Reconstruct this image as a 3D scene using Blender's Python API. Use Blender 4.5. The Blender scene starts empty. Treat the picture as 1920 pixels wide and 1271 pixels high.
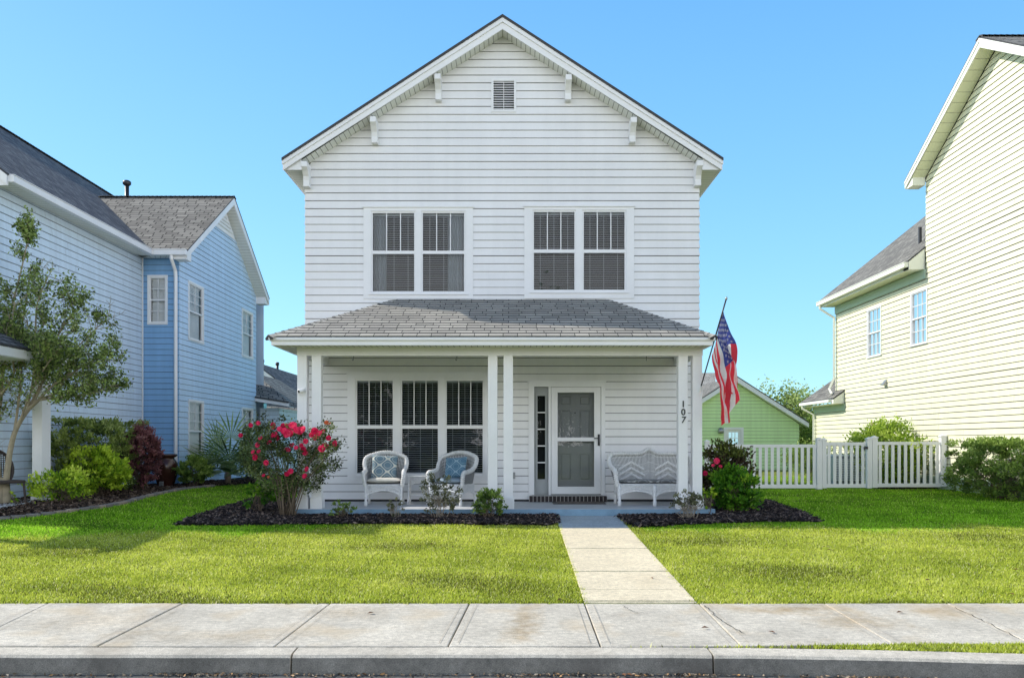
import bpy, bmesh, math, random
import numpy as np
from mathutils import Vector, Matrix, noise as mnoise

random.seed(11)
rng = np.random.default_rng(11)
sc = bpy.context.scene
COL = sc.collection
F, EYE, CX, HY = 1500.0, 1.525, 960.0, 830.0      # lens in photo pixels, eye height, vanishing point
R = math.radians


def at(px, py, d):
    return Vector(((px - CX) * d / F, d, EYE + (HY - py) * d / F))


def smooth(t):
    t = max(0.0, min(1.0, t))
    return t * t * (3 - 2 * t)


def gz(x, y):
    if y < 7.58:
        z = -(7.58 - y) * 0.044
    elif y < 13.7:
        z = 0.268 * (y - 7.58) / 6.12
    else:
        z = 0.268
    z += 0.11 * smooth((-x - 5.5) / 2.5) * smooth((y - 11.0) / 4.0)
    return z


def on_ground(px, py):
    d = 14.0
    for _ in range(40):
        z = gz((px - CX) * d / F, d)
        d = 0.5 * d + 0.5 * (EYE - z) * F / (py - HY)
    return Vector(((px - CX) * d / F, d, gz((px - CX) * d / F, d)))


# ------------------------------------------------------------------ materials
def new_mat(name):
    m = bpy.data.materials.new(name)
    m.use_nodes = True
    nt = m.node_tree
    return m, nt, nt.nodes, nt.links, nt.nodes['Principled BSDF']


def paint(name, col, rough=0.55, var=0.10, scale=3.0, bump=0.0, bscale=60.0, metal=0.0, streak=0.0):
    """painted / plain surface with uneven tone"""
    m, nt, N, L, P = new_mat(name)
    tc = N.new('ShaderNodeTexCoord')
    n1 = N.new('ShaderNodeTexNoise'); n1.inputs['Scale'].default_value = scale; n1.inputs['Detail'].default_value = 6
    n2 = N.new('ShaderNodeTexNoise'); n2.inputs['Scale'].default_value = scale * 14; n2.inputs['Detail'].default_value = 3
    L.new(tc.outputs['Object'], n1.inputs['Vector']); L.new(tc.outputs['Object'], n2.inputs['Vector'])
    mx = N.new('ShaderNodeMath'); mx.operation = 'MULTIPLY_ADD'
    L.new(n2.outputs['Fac'], mx.inputs[0]); mx.inputs[1].default_value = 0.35; L.new(n1.outputs['Fac'], mx.inputs[2])
    rp = N.new('ShaderNodeValToRGB')
    rp.color_ramp.elements[0].position = 0.35; rp.color_ramp.elements[1].position = 0.95
    rp.color_ramp.elements[0].color = [c * (1 - var) for c in col] + [1]
    rp.color_ramp.elements[1].color = [min(1, c * (1 + var * .6)) for c in col] + [1]
    L.new(mx.outputs[0], rp.inputs['Fac'])
    colout = rp.outputs['Color']
    if streak:
        mp = N.new('ShaderNodeMapping'); mp.inputs['Scale'].default_value = (7.0, 7.0, 0.35); L.new(tc.outputs['Object'], mp.inputs['Vector'])
        n4 = N.new('ShaderNodeTexNoise'); n4.inputs['Scale'].default_value = 1.0; n4.inputs['Detail'].default_value = 6; L.new(mp.outputs['Vector'], n4.inputs['Vector'])
        mr = N.new('ShaderNodeMapRange'); mr.inputs['From Min'].default_value = .35; mr.inputs['From Max'].default_value = .65; mr.inputs['To Min'].default_value = 1 - streak; mr.inputs['To Max'].default_value = 1 + streak * .3
        L.new(n4.outputs['Fac'], mr.inputs['Value'])
        mxs = N.new('ShaderNodeMix'); mxs.data_type = 'RGBA'; mxs.blend_type = 'MULTIPLY'; mxs.inputs['Factor'].default_value = 1
        L.new(colout, mxs.inputs['A']); L.new(mr.outputs['Result'], mxs.inputs['B']); colout = mxs.outputs['Result']
    L.new(colout, P.inputs['Base Color'])
    P.inputs['Roughness'].default_value = rough
    P.inputs['Metallic'].default_value = metal
    if bump:
        b = N.new('ShaderNodeBump'); b.inputs['Strength'].default_value = bump; b.inputs['Distance'].default_value = 0.01
        n3 = N.new('ShaderNodeTexNoise'); n3.inputs['Scale'].default_value = bscale; n3.inputs['Detail'].default_value = 5
        L.new(tc.outputs['Object'], n3.inputs['Vector']); L.new(n3.outputs['Fac'], b.inputs['Height'])
        L.new(b.outputs['Normal'], P.inputs['Normal'])
    return m


def shingle(name, c1, c2, mortar, bw=0.30, rh=0.14, ms=0.007):
    m, nt, N, L, P = new_mat(name)
    uv = N.new('ShaderNodeUVMap')
    # wobble
    br = N.new('ShaderNodeTexBrick')
    br.inputs['Scale'].default_value = 1.0
    br.inputs['Brick Width'].default_value = bw; br.inputs['Row Height'].default_value = rh
    br.inputs['Mortar Size'].default_value = ms; br.inputs['Mortar Smooth'].default_value = 0.15
    br.inputs['Bias'].default_value = 0.0
    br.offset = 0.37; br.offset_frequency = 2; br.squash = 0.8; br.squash_frequency = 3
    br.inputs['Color1'].default_value = c1 + (1,); br.inputs['Color2'].default_value = c2 + (1,); br.inputs['Mortar'].default_value = mortar + (1,)
    L.new(uv.outputs['UV'], br.inputs['Vector'])
    n1 = N.new('ShaderNodeTexNoise'); n1.inputs['Scale'].default_value = 1.3; n1.inputs['Detail'].default_value = 5
    n2 = N.new('ShaderNodeTexNoise'); n2.inputs['Scale'].default_value = 90; n2.inputs['Detail'].default_value = 2
    L.new(uv.outputs['UV'], n1.inputs['Vector']); L.new(uv.outputs['UV'], n2.inputs['Vector'])
    a = N.new('ShaderNodeMath'); a.operation = 'MULTIPLY_ADD'; a.inputs[1].default_value = 0.5; a.inputs[2].default_value = 0.72
    L.new(n1.outputs['Fac'], a.inputs[0])
    b = N.new('ShaderNodeMath'); b.operation = 'MULTIPLY_ADD'; b.inputs[1].default_value = 0.9; b.inputs[2].default_value = 0.55
    L.new(n2.outputs['Fac'], b.inputs[0])
    c = N.new('ShaderNodeMath'); c.operation = 'MULTIPLY'; L.new(a.outputs[0], c.inputs[0]); L.new(b.outputs[0], c.inputs[1])
    mix = N.new('ShaderNodeMix'); mix.data_type = 'RGBA'; mix.blend_type = 'MULTIPLY'; mix.inputs['Factor'].default_value = 1.0
    L.new(br.outputs['Color'], mix.inputs['A']); L.new(c.outputs[0], mix.inputs['B'])
    L.new(mix.outputs['Result'], P.inputs['Base Color'])
    P.inputs['Roughness'].default_value = 0.9
    bp = N.new('ShaderNodeBump'); bp.inputs['Strength'].default_value = 0.7; bp.inputs['Distance'].default_value = 0.012; bp.invert = True
    L.new(br.outputs['Fac'], bp.inputs['Height']); L.new(bp.outputs['Normal'], P.inputs['Normal'])
    return m


def leafmat(name, cols, trans=0.3, rough=0.5, gloss=0.15):
    """cols: list of colours, picked by the per-leaf attribute rnd"""
    m, nt, N, L, P = new_mat(name)
    at_ = N.new('ShaderNodeAttribute'); at_.attribute_name = 'rnd'
    rp = N.new('ShaderNodeValToRGB')
    els = rp.color_ramp.elements
    while len(els) < len(cols):
        els.new(0.5)
    for i, c in enumerate(cols):
        els[i].position = i / max(1, len(cols) - 1); els[i].color = tuple(c) + (1,)
    L.new(at_.outputs['Fac'], rp.inputs['Fac'])
    L.new(rp.outputs['Color'], P.inputs['Base Color'])
    P.inputs['Roughness'].default_value = rough
    P.inputs['Specular IOR Level'].default_value = gloss
    tr = N.new('ShaderNodeBsdfTranslucent'); L.new(rp.outputs['Color'], tr.inputs['Color'])
    ms = N.new('ShaderNodeMixShader'); ms.inputs['Fac'].default_value = trans
    L.new(P.outputs['BSDF'], ms.inputs[1]); L.new(tr.outputs['BSDF'], ms.inputs[2])
    L.new(ms.outputs['Shader'], N['Material Output'].inputs['Surface'])
    return m


def glassmat(name, tint=(0.74, 0.78, 0.80), ior=1.45, rough=0.0):
    m, nt, N, L, P = new_mat(name)
    t = N.new('ShaderNodeBsdfTransparent'); t.inputs['Color'].default_value = tint + (1,)
    g = N.new('ShaderNodeBsdfGlossy'); g.inputs['Roughness'].default_value = rough
    tc = N.new('ShaderNodeTexCoord')
    nz = N.new('ShaderNodeTexNoise'); nz.inputs['Scale'].default_value = 2.2; nz.inputs['Detail'].default_value = 1
    L.new(tc.outputs['Object'], nz.inputs['Vector'])
    bp = N.new('ShaderNodeBump'); bp.inputs['Strength'].default_value = 0.05; bp.inputs['Distance'].default_value = 0.02
    L.new(nz.outputs['Fac'], bp.inputs['Height']); L.new(bp.outputs['Normal'], g.inputs['Normal'])
    fr = N.new('ShaderNodeFresnel'); fr.inputs['IOR'].default_value = ior
    ms = N.new('ShaderNodeMixShader')
    L.new(fr.outputs['Fac'], ms.inputs['Fac']); L.new(t.outputs['BSDF'], ms.inputs[1]); L.new(g.outputs['BSDF'], ms.inputs[2])
    L.new(ms.outputs['Shader'], N['Material Output'].inputs['Surface'])
    return m


def concrete(name, base, stain=(0.33, 0.22, 0.12), dark=0.65, streak=True, stain_amt=0.5):
    m, nt, N, L, P = new_mat(name)
    tc = N.new('ShaderNodeTexCoord')
    def noise(s, d, vec=None):
        n = N.new('ShaderNodeTexNoise'); n.inputs['Scale'].default_value = s; n.inputs['Detail'].default_value = d
        L.new(vec if vec else tc.outputs['Object'], n.inputs['Vector']); return n
    n1 = noise(1.5, 10); n2 = noise(22, 8); n3 = noise(150, 4)
    mp = N.new('ShaderNodeMapping'); mp.inputs['Scale'].default_value = (1.0, 9.0, 1.0)
    L.new(tc.outputs['Object'], mp.inputs['Vector'])
    n4 = noise(5, 5, mp.outputs['Vector'])
    r1 = N.new('ShaderNodeValToRGB')
    r1.color_ramp.elements[0].position = 0.32; r1.color_ramp.elements[1].position = 0.68
    r1.color_ramp.elements[0].color = [c * dark for c in base] + [1]; r1.color_ramp.elements[1].color = list(base) + [1]
    L.new(n1.outputs['Fac'], r1.inputs['Fac'])
    def mul(a, fac, lo, hi):
        mr = N.new('ShaderNodeMapRange'); mr.inputs['From Min'].default_value = 0.3; mr.inputs['From Max'].default_value = 0.7
        mr.inputs['To Min'].default_value = lo; mr.inputs['To Max'].default_value = hi
        L.new(fac, mr.inputs['Value'])
        mx = N.new('ShaderNodeMix'); mx.data_type = 'RGBA'; mx.blend_type = 'MULTIPLY'; mx.inputs['Factor'].default_value = 1
        L.new(a, mx.inputs['A']); L.new(mr.outputs['Result'], mx.inputs['B']); return mx.outputs['Result']
    c = mul(r1.outputs['Color'], n2.outputs['Fac'], 0.82, 1.1)
    c = mul(c, n3.outputs['Fac'], 0.62, 1.2)
    if streak:
        c = mul(c, n4.outputs['Fac'], 0.84, 1.06)
    n5 = noise(1.7, 4)
    r5 = N.new('ShaderNodeValToRGB'); r5.color_ramp.elements[0].position = 0.54; r5.color_ramp.elements[1].position = 0.70
    r5.color_ramp.elements[0].color = (0, 0, 0, 1); r5.color_ramp.elements[1].color = (stain_amt,) * 3 + (1,)
    L.new(n5.outputs['Fac'], r5.inputs['Fac'])
    mx = N.new('ShaderNodeMix'); mx.data_type = 'RGBA'; L.new(r5.outputs['Color'], mx.inputs['Factor'])
    L.new(c, mx.inputs['A']); mx.inputs['B'].default_value = stain + (1,)
    L.new(mx.outputs['Result'], P.inputs['Base Color'])
    P.inputs['Roughness'].default_value = 0.92; P.inputs['Specular IOR Level'].default_value = 0.25
    b = N.new('ShaderNodeBump'); b.inputs['Strength'].default_value = 0.5; b.inputs['Distance'].default_value = 0.006
    L.new(n3.outputs['Fac'], b.inputs['Height']); L.new(b.outputs['Normal'], P.inputs['Normal'])
    return m


def groundmat(name, cols, scale=1.2, fine=70.0):
    m, nt, N, L, P = new_mat(name)
    tc = N.new('ShaderNodeTexCoord')
    n1 = N.new('ShaderNodeTexNoise'); n1.inputs['Scale'].default_value = scale; n1.inputs['Detail'].default_value = 8
    n2 = N.new('ShaderNodeTexNoise'); n2.inputs['Scale'].default_value = fine; n2.inputs['Detail'].default_value = 4
    L.new(tc.outputs['Object'], n1.inputs['Vector']); L.new(tc.outputs['Object'], n2.inputs['Vector'])
    ad = N.new('ShaderNodeMath'); ad.operation = 'MULTIPLY_ADD'; ad.inputs[1].default_value = 0.6
    L.new(n2.outputs['Fac'], ad.inputs[0]); L.new(n1.outputs['Fac'], ad.inputs[2])
    rp = N.new('ShaderNodeValToRGB')
    els = rp.color_ramp.elements
    while len(els) < len(cols): els.new(0.5)
    for i, c in enumerate(cols):
        els[i].position = 0.5 + 0.6 * i / max(1, len(cols) - 1) if False else 0.45 + 0.7 * i / max(1, len(cols) - 1) * 0.9
        els[i].color = tuple(c) + (1,)
    L.new(ad.outputs[0], rp.inputs['Fac']); L.new(rp.outputs['Color'], P.inputs['Base Color'])
    P.inputs['Roughness'].default_value = 0.95; P.inputs['Specular IOR Level'].default_value = 0.15
    b = N.new('ShaderNodeBump'); b.inputs['Strength'].default_value = 0.8; b.inputs['Distance'].default_value = 0.02
    L.new(n2.outputs['Fac'], b.inputs['Height']); L.new(b.outputs['Normal'], P.inputs['Normal'])
    return m


M = {}
M['white_siding'] = paint('white_siding', (0.80, 0.795, 0.80), 0.6, 0.06, 1.3, streak=0.025)
M['trim'] = paint('white_trim', (0.80, 0.80, 0.81), 0.5, 0.06, 2.0)
M['soffit'] = paint('soffit_panel', (0.74, 0.75, 0.70), 0.6, 0.08, 2.0)
M['gap'] = paint('lap_shadow_gap', (0.07, 0.07, 0.075), 0.9, 0.2)  # dark backing seen through open slits stands in for shadow under each board
M['gap_light'] = paint('soffit_groove', (0.22, 0.22, 0.2), 0.9, 0.2)
M['roof_grey'] = shingle('grey_shingle', (0.44, 0.415, 0.365), (0.30, 0.285, 0.255), (0.03, 0.03, 0.028))
M['roof_blue'] = shingle('charcoal_shingle', (0.20, 0.20, 0.205), (0.07, 0.075, 0.095), (0.012, 0.012, 0.014), .3, .16, .02)
M['roof_tan'] = shingle('weathered_shingle', (0.30, 0.285, 0.25), (0.17, 0.16, 0.142), (0.02, 0.02, 0.018), .34, .16, .016)
M['roof_edge'] = paint('shingle_edge', (0.06, 0.06, 0.065), 0.9, 0.3, 20)
M['blue_siding'] = paint('blue_siding', (0.61, 0.73, 0.84), 0.6, 0.06, 1.3, streak=0.07)  # paler tone: light bounced onto the main wall is painted in
M['blue_shade'] = paint('shaded_blue_siding', (0.22, 0.42, 0.68), 0.6, 0.06, 1.3, streak=0.07)  # same paint as blue_siding, deepened for the shade on the return wall
M['blue_half_shade'] = paint('half_shaded_blue_siding', (0.52, 0.68, 0.86), 0.6, 0.06, 1.3, streak=0.07)  # same paint again, in-between tone for the light on the gable wall
M['cream_siding'] = paint('cream_siding', (0.79, 0.775, 0.56), 0.6, 0.05, 1.3, streak=0.07)
M['cream_trim'] = paint('cream_trim', (0.82, 0.83, 0.74), 0.55, 0.05, 2.0)
M['sage_trim'] = paint('sage_trim', (0.46, 0.58, 0.44), 0.55, 0.06, 2.0)
M['green_siding'] = paint('green_siding', (0.62, 0.82, 0.42), 0.6, 0.06, 1.3, streak=0.07)
M['teal_siding'] = paint('teal_siding', (0.28, 0.68, 0.80), 0.6, 0.06, 1.3)
M['glass'] = glassmat('window_glass')
M['door_glass'] = glassmat('storm_door_glass', (0.84, 0.85, 0.86), 1.6)
M['blind'] = paint('blind_slat', (0.66, 0.69, 0.74), 0.5, 0.06, 4)
M['blind_white'] = paint('white_blind', (0.88, 0.88, 0.87), 0.5, 0.05, 4)
M['glass_clear'] = glassmat('clear_glass', (0.93, 0.95, 0.96), 1.22)
M['curtain'] = paint('curtain', (0.62, 0.66, 0.72), 0.9, 0.15, 6)
M['room'] = paint('room_dark', (0.035, 0.035, 0.038), 0.9, 0.3, 1.0)
M['door_grey'] = paint('grey_door_paint', (0.37, 0.39, 0.40), 0.5, 0.08, 2)
M['metal_dark'] = paint('dark_metal', (0.06, 0.06, 0.065), 0.4, 0.2, 20, metal=0.6)
M['metal_grey'] = paint('grey_metal', (0.35, 0.36, 0.37), 0.45, 0.15, 10, metal=0.7)
M['black'] = paint('black_paint', (0.02, 0.02, 0.022), 0.45, 0.2, 8)
M['brick'] = paint('dark_brick', (0.035, 0.027, 0.027), 0.8, 0.5, 14, 0.4)
M['mortar'] = paint('pale_mortar', (0.50, 0.47, 0.44), 0.9, 0.2, 20)
M['floor'] = paint('porch_floor_paint', (0.50, 0.51, 0.53), 0.6, 0.15, 2.5)
M['slab_blue'] = paint('slab_edge_paint', (0.20, 0.33, 0.45), 0.7, 0.25, 5, 0.2)
M['wicker'] = paint('white_wicker', (0.72, 0.72, 0.725), 0.6, 0.22, 25)
M['rattan'] = paint('brown_rattan', (0.05, 0.035, 0.03), 0.6, 0.4, 25)
M['cushion'] = paint('cream_cushion', (0.62, 0.60, 0.55), 0.95, 0.15, 8, 0.2, 200)
M['bark'] = paint('crape_bark', (0.34, 0.29, 0.20), 0.85, 0.4, 7, 0.3, 40)
M['stem'] = paint('shrub_stem', (0.17, 0.13, 0.09), 0.9, 0.4, 20)
M['stem_pale'] = paint('pale_twig', (0.34, 0.29, 0.23), 0.9, 0.35, 20)
M['urn'] = paint('glazed_brown', (0.055, 0.022, 0.015), 0.18, 0.4, 5)
M['road'] = concrete('asphalt', (0.17, 0.165, 0.16), (0.10, 0.09, 0.08), 0.7, False, 0.4)
M['walk'] = concrete('sidewalk_concrete', (0.80, 0.735, 0.615), (0.56, 0.44, 0.28), 0.72, True, 0.5)
def add_stains(m, spots, col):
    nt = m.node_tree; N = nt.nodes; L = nt.links; P = N['Principled BSDF']
    src = P.inputs['Base Color'].links[0].from_socket
    tc = N.new('ShaderNodeTexCoord')
    nz = N.new('ShaderNodeTexNoise'); nz.inputs['Scale'].default_value = 9; nz.inputs['Detail'].default_value = 8; L.new(tc.outputs['Object'], nz.inputs['Vector'])
    for (x, y, rx, ry, amt) in spots:
        mp = N.new('ShaderNodeMapping'); mp.vector_type = 'POINT'; mp.inputs['Location'].default_value = (-x / rx, -y / ry, 0); mp.inputs['Scale'].default_value = (1 / rx, 1 / ry, 0)
        L.new(tc.outputs['Object'], mp.inputs['Vector'])
        ln = N.new('ShaderNodeVectorMath'); ln.operation = 'LENGTH'; L.new(mp.outputs['Vector'], ln.inputs[0])
        ad = N.new('ShaderNodeMath'); ad.operation = 'MULTIPLY_ADD'; ad.inputs[1].default_value = 1.5; L.new(nz.outputs['Fac'], ad.inputs[0]); L.new(ln.outputs['Value'], ad.inputs[2])
        mr = N.new('ShaderNodeMapRange'); mr.inputs['From Min'].default_value = 1.75; mr.inputs['From Max'].default_value = .7; mr.inputs['To Max'].default_value = amt; L.new(ad.outputs[0], mr.inputs['Value'])
        mx = N.new('ShaderNodeMix'); mx.data_type = 'RGBA'; mx.blend_type = 'MULTIPLY'; L.new(mr.outputs['Result'], mx.inputs['Factor']); L.new(src, mx.inputs['A']); mx.inputs['B'].default_value = col + (1,)
        src = mx.outputs['Result']
    L.new(src, P.inputs['Base Color'])
add_stains(M['walk'], [(.13, 7.1, .16, .7, .8), (.05, 6.6, .2, .4, .6), (2.55, 7.35, .7, .22, .8), (2.95, 6.95, .55, .35, .7), (-1.5, 7.25, .5, .35, .45), (-3.6, 7.0, .7, .5, .35), (3.9, 7.3, .5, .25, .6), (-2.4, 6.5, .9, .22, .4)], (0.68, 0.56, 0.40))
M['crack'] = paint('crack_dark', (0.06, 0.055, 0.05), .95, .3, 10)
M['path'] = concrete('path_concrete', (0.93, 0.81, 0.585), (0.66, 0.54, 0.36), 0.88, True, 0.25)
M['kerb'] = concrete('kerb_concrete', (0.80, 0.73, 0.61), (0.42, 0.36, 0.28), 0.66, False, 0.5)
M['kerb_face'] = concrete('kerb_face_shade', (0.36, 0.335, 0.29), (0.14, 0.125, 0.11), 0.5, False, 0.6)  # darker copy of the kerb concrete: rough face with its shade painted in
M['soil'] = groundmat('lawn_soil', [(0.07, 0.09, 0.02), (0.17, 0.22, 0.03), (0.30, 0.30, 0.08)])
M['mulch'] = groundmat('mulch_base', [(0.006, 0.005, 0.006), (0.016, 0.013, 0.014), (0.035, 0.027, 0.024)], 3, 60)
M['chips'] = leafmat('mulch_chips', [(0.012, 0.010, 0.012), (0.035, 0.028, 0.03), (0.09, 0.072, 0.066), (0.26, 0.20, 0.17)], 0.0, 0.9, 0.2)
M['chips_brown'] = leafmat('mulch_chips_brown', [(0.012, 0.008, 0.007), (0.06, 0.04, 0.03), (0.14, 0.10, 0.075), (0.28, 0.21, 0.16)], 0.0, 0.9, 0.2)
M['stone'] = paint('edging_stone', (0.20, 0.18, 0.165), 0.9, 0.45, 9, 0.5, 40)
M['stone_warm'] = paint('edging_stone_warm', (0.33, 0.26, 0.20), 0.9, 0.4, 9, 0.5, 40)
M['vinyl'] = paint('white_vinyl', (0.82, 0.82, 0.83), 0.4, 0.04, 2)
M['grass_shade'] = leafmat('grass_blades_shade_green', [(0.05, 0.10, 0.015), (0.20, 0.44, 0.02), (0.48, 0.82, 0.05), (0.78, 0.95, 0.18)], 0.5, 0.7, 0.1)  # copy of the grass for the shaded lawn, shade tone put into its colours
M['grass'] = leafmat('grass_blades', [(0.09, 0.085, 0.03), (0.40, 0.50, 0.05), (0.84, 0.88, 0.15), (0.98, 0.95, 0.50)], 0.5, 0.7, 0.1)


# ------------------------------------------------------------------ mesh builder
class MB:
    def __init__(s):
        s.v = []; s.f = []; s.m = []; s.uv = {}

    def poly(s, pts, mi=0, uvs=None):
        b = len(s.v)
        s.v += [tuple(p) for p in pts]
        if uvs: s.uv[len(s.f)] = uvs
        s.f.append(tuple(range(b, b + len(pts)))); s.m.append(mi)

    def hexa(s, p, mi=0):
        """p: 8 points, bottom loop 0-3 then top loop 4-7"""
        b = len(s.v); s.v += [tuple(q) for q in p]
        for f in ((0, 3, 2, 1), (4, 5, 6, 7), (0, 1, 5, 4), (1, 2, 6, 5), (2, 3, 7, 6), (3, 0, 4, 7)):
            s.f.append(tuple(b + i for i in f)); s.m.append(mi)

    def box(s, x0, x1, y0, y1, z0, z1, mi=0):
        s.hexa([(x0, y0, z0), (x1, y0, z0), (x1, y1, z0), (x0, y1, z0), (x0, y0, z1), (x1, y0, z1), (x1, y1, z1), (x0, y1, z1)], mi)

    def fbox(s, fr, u0, u1, n0, n1, z0, z1, mi=0):
        P = lambda u, n, z: fr(u, n, z)
        s.hexa([P(u0, n0, z0), P(u1, n0, z0), P(u1, n1, z0), P(u0, n1, z0), P(u0, n0, z1), P(u1, n0, z1), P(u1, n1, z1), P(u0, n1, z1)], mi)

    def prism(s, poly, off, mi=0):
        """poly: list of 3D points, off: extrusion vector"""
        n = len(poly); b = len(s.v); off = Vector(off)
        s.v += [tuple(p) for p in poly] + [tuple(Vector(p) + off) for p in poly]
        s.f.append(tuple(b + i for i in range(n))); s.m.append(mi)
        s.f.append(tuple(b + n + i for i in reversed(range(n)))); s.m.append(mi)
        for i in range(n):
            j = (i + 1) % n
            s.f.append((b + i, b + n + i, b + n + j, b + j)); s.m.append(mi)

    def tube(s, pts, rad, n=8, mi=0, cap=True):
        pts = [Vector(p) for p in pts]
        if not hasattr(rad, '__len__'): rad = [rad] * len(pts)
        b = len(s.v); ref = None
        for i, p in enumerate(pts):
            t = (pts[min(i + 1, len(pts) - 1)] - pts[max(i - 1, 0)])
            if t.length < 1e-9: t = Vector((0, 0, 1))
            t.normalize()
            if ref is None:
                ref = Vector((0, 0, 1)) if abs(t.z) < 0.9 else Vector((1, 0, 0))
            x = ref - t * ref.dot(t)
            if x.length < 1e-6: x = t.orthogonal()
            x.normalize(); ref = x; y = t.cross(x)
            for k in range(n):
                a = 2 * math.pi * k / n
                s.v.append(tuple(p + (x * math.cos(a) + y * math.sin(a)) * rad[i]))
        for i in range(len(pts) - 1):
            for k in range(n):
                s.f.append((b + i * n + k, b + i * n + (k + 1) % n, b + (i + 1) * n + (k + 1) % n, b + (i + 1) * n + k)); s.m.append(mi)
        if cap:
            s.f.append(tuple(b + k for k in reversed(range(n)))); s.m.append(mi)
            e = b + (len(pts) - 1) * n
            s.f.append(tuple(e + k for k in range(n))); s.m.append(mi)

    def lathe(s, prof, c, n=24, mi=0):
        b = len(s.v)
        for r, z in prof:
            for k in range(n):
                a = 2 * math.pi * k / n
                s.v.append((c[0] + r * math.cos(a), c[1] + r * math.sin(a), c[2] + z))
        for i in range(len(prof) - 1):
            for k in range(n):
                s.f.append((b + i * n + k, b + i * n + (k + 1) % n, b + (i + 1) * n + (k + 1) % n, b + (i + 1) * n + k)); s.m.append(mi)

    def strip(s, a, b, w, nrm, th=0.004, mi=0):
        """flat bar from a to b, width w, facing nrm"""
        a = Vector(a); b = Vector(b); nrm = Vector(nrm)
        t = (b - a).normalized(); sd = t.cross(nrm)
        if sd.length < 1e-6: sd = t.orthogonal()
        sd = sd.normalized() * w / 2; nn = nrm.normalized() * th / 2
        s.hexa([a - sd - nn, a + sd - nn, a + sd + nn, a - sd + nn, b - sd - nn, b + sd - nn, b + sd + nn, b - sd + nn], mi)

    def build(s, name, mats, parent=None, smooth=False, bevel=0.0):
        me = bpy.data.meshes.new(name)
        me.from_pydata(s.v, [], s.f)
        if not isinstance(mats, (list, tuple)): mats = [mats]
        for m in mats: me.materials.append(m)
        me.polygons.foreach_set('material_index', s.m)
        if s.uv:
            ul = me.uv_layers.new(name='UVMap')
            for p in me.polygons:
                if p.index in s.uv:
                    for k, li in enumerate(p.loop_indices):
                        ul.data[li].uv = s.uv[p.index][k]
        me.validate(); me.update()
        if smooth:
            me.polygons.foreach_set('use_smooth', [True] * len(me.polygons))
        o = bpy.data.objects.new(name, me); COL.objects.link(o)
        if parent is not None: put(o, parent)
        if bevel:
            bv = o.modifiers.new('bevel', 'BEVEL'); bv.width = bevel; bv.segments = 2; bv.limit_method = 'ANGLE'; bv.angle_limit = R(50)
        return o


def put(o, parent):
    o.parent = parent
    if parent.type == 'EMPTY' and not parent.get('_local'):
        o.matrix_parent_inverse = Matrix.Translation(-Vector(parent.location))
    return o


def thing(name, label, cat, loc=(0, 0, 0), group=None, local=False, rz=0.0):
    o = bpy.data.objects.new(name, None); COL.objects.link(o)
    o.empty_display_size = 0.2
    o.location = loc; o.rotation_euler = (0, 0, rz)
    o['label'] = label; o['category'] = cat
    if group: o['group'] = group
    if local: o['_local'] = 1
    return o


def tag(o, label=None, cat=None, group=None, kind=None):
    if label: o['label'] = label
    if cat: o['category'] = cat
    if group: o['group'] = group
    if kind: o['kind'] = kind
    return o


def frame(O, U, Nn):
    O = Vector(O); U = Vector(U); Nn = Vector(Nn)
    return lambda u, n, z: O + U * u + Nn * n + Vector((0, 0, z))


# ------------------------------------------------------------------ lap siding
def subtract(iv, ops):
    out = [iv]
    for a, b in ops:
        nx = []
        for (x, y) in out:
            if b <= x or a >= y: nx.append((x, y)); continue
            if a > x: nx.append((x, a))
            if b < y: nx.append((b, y))
        out = nx
    return out


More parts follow.
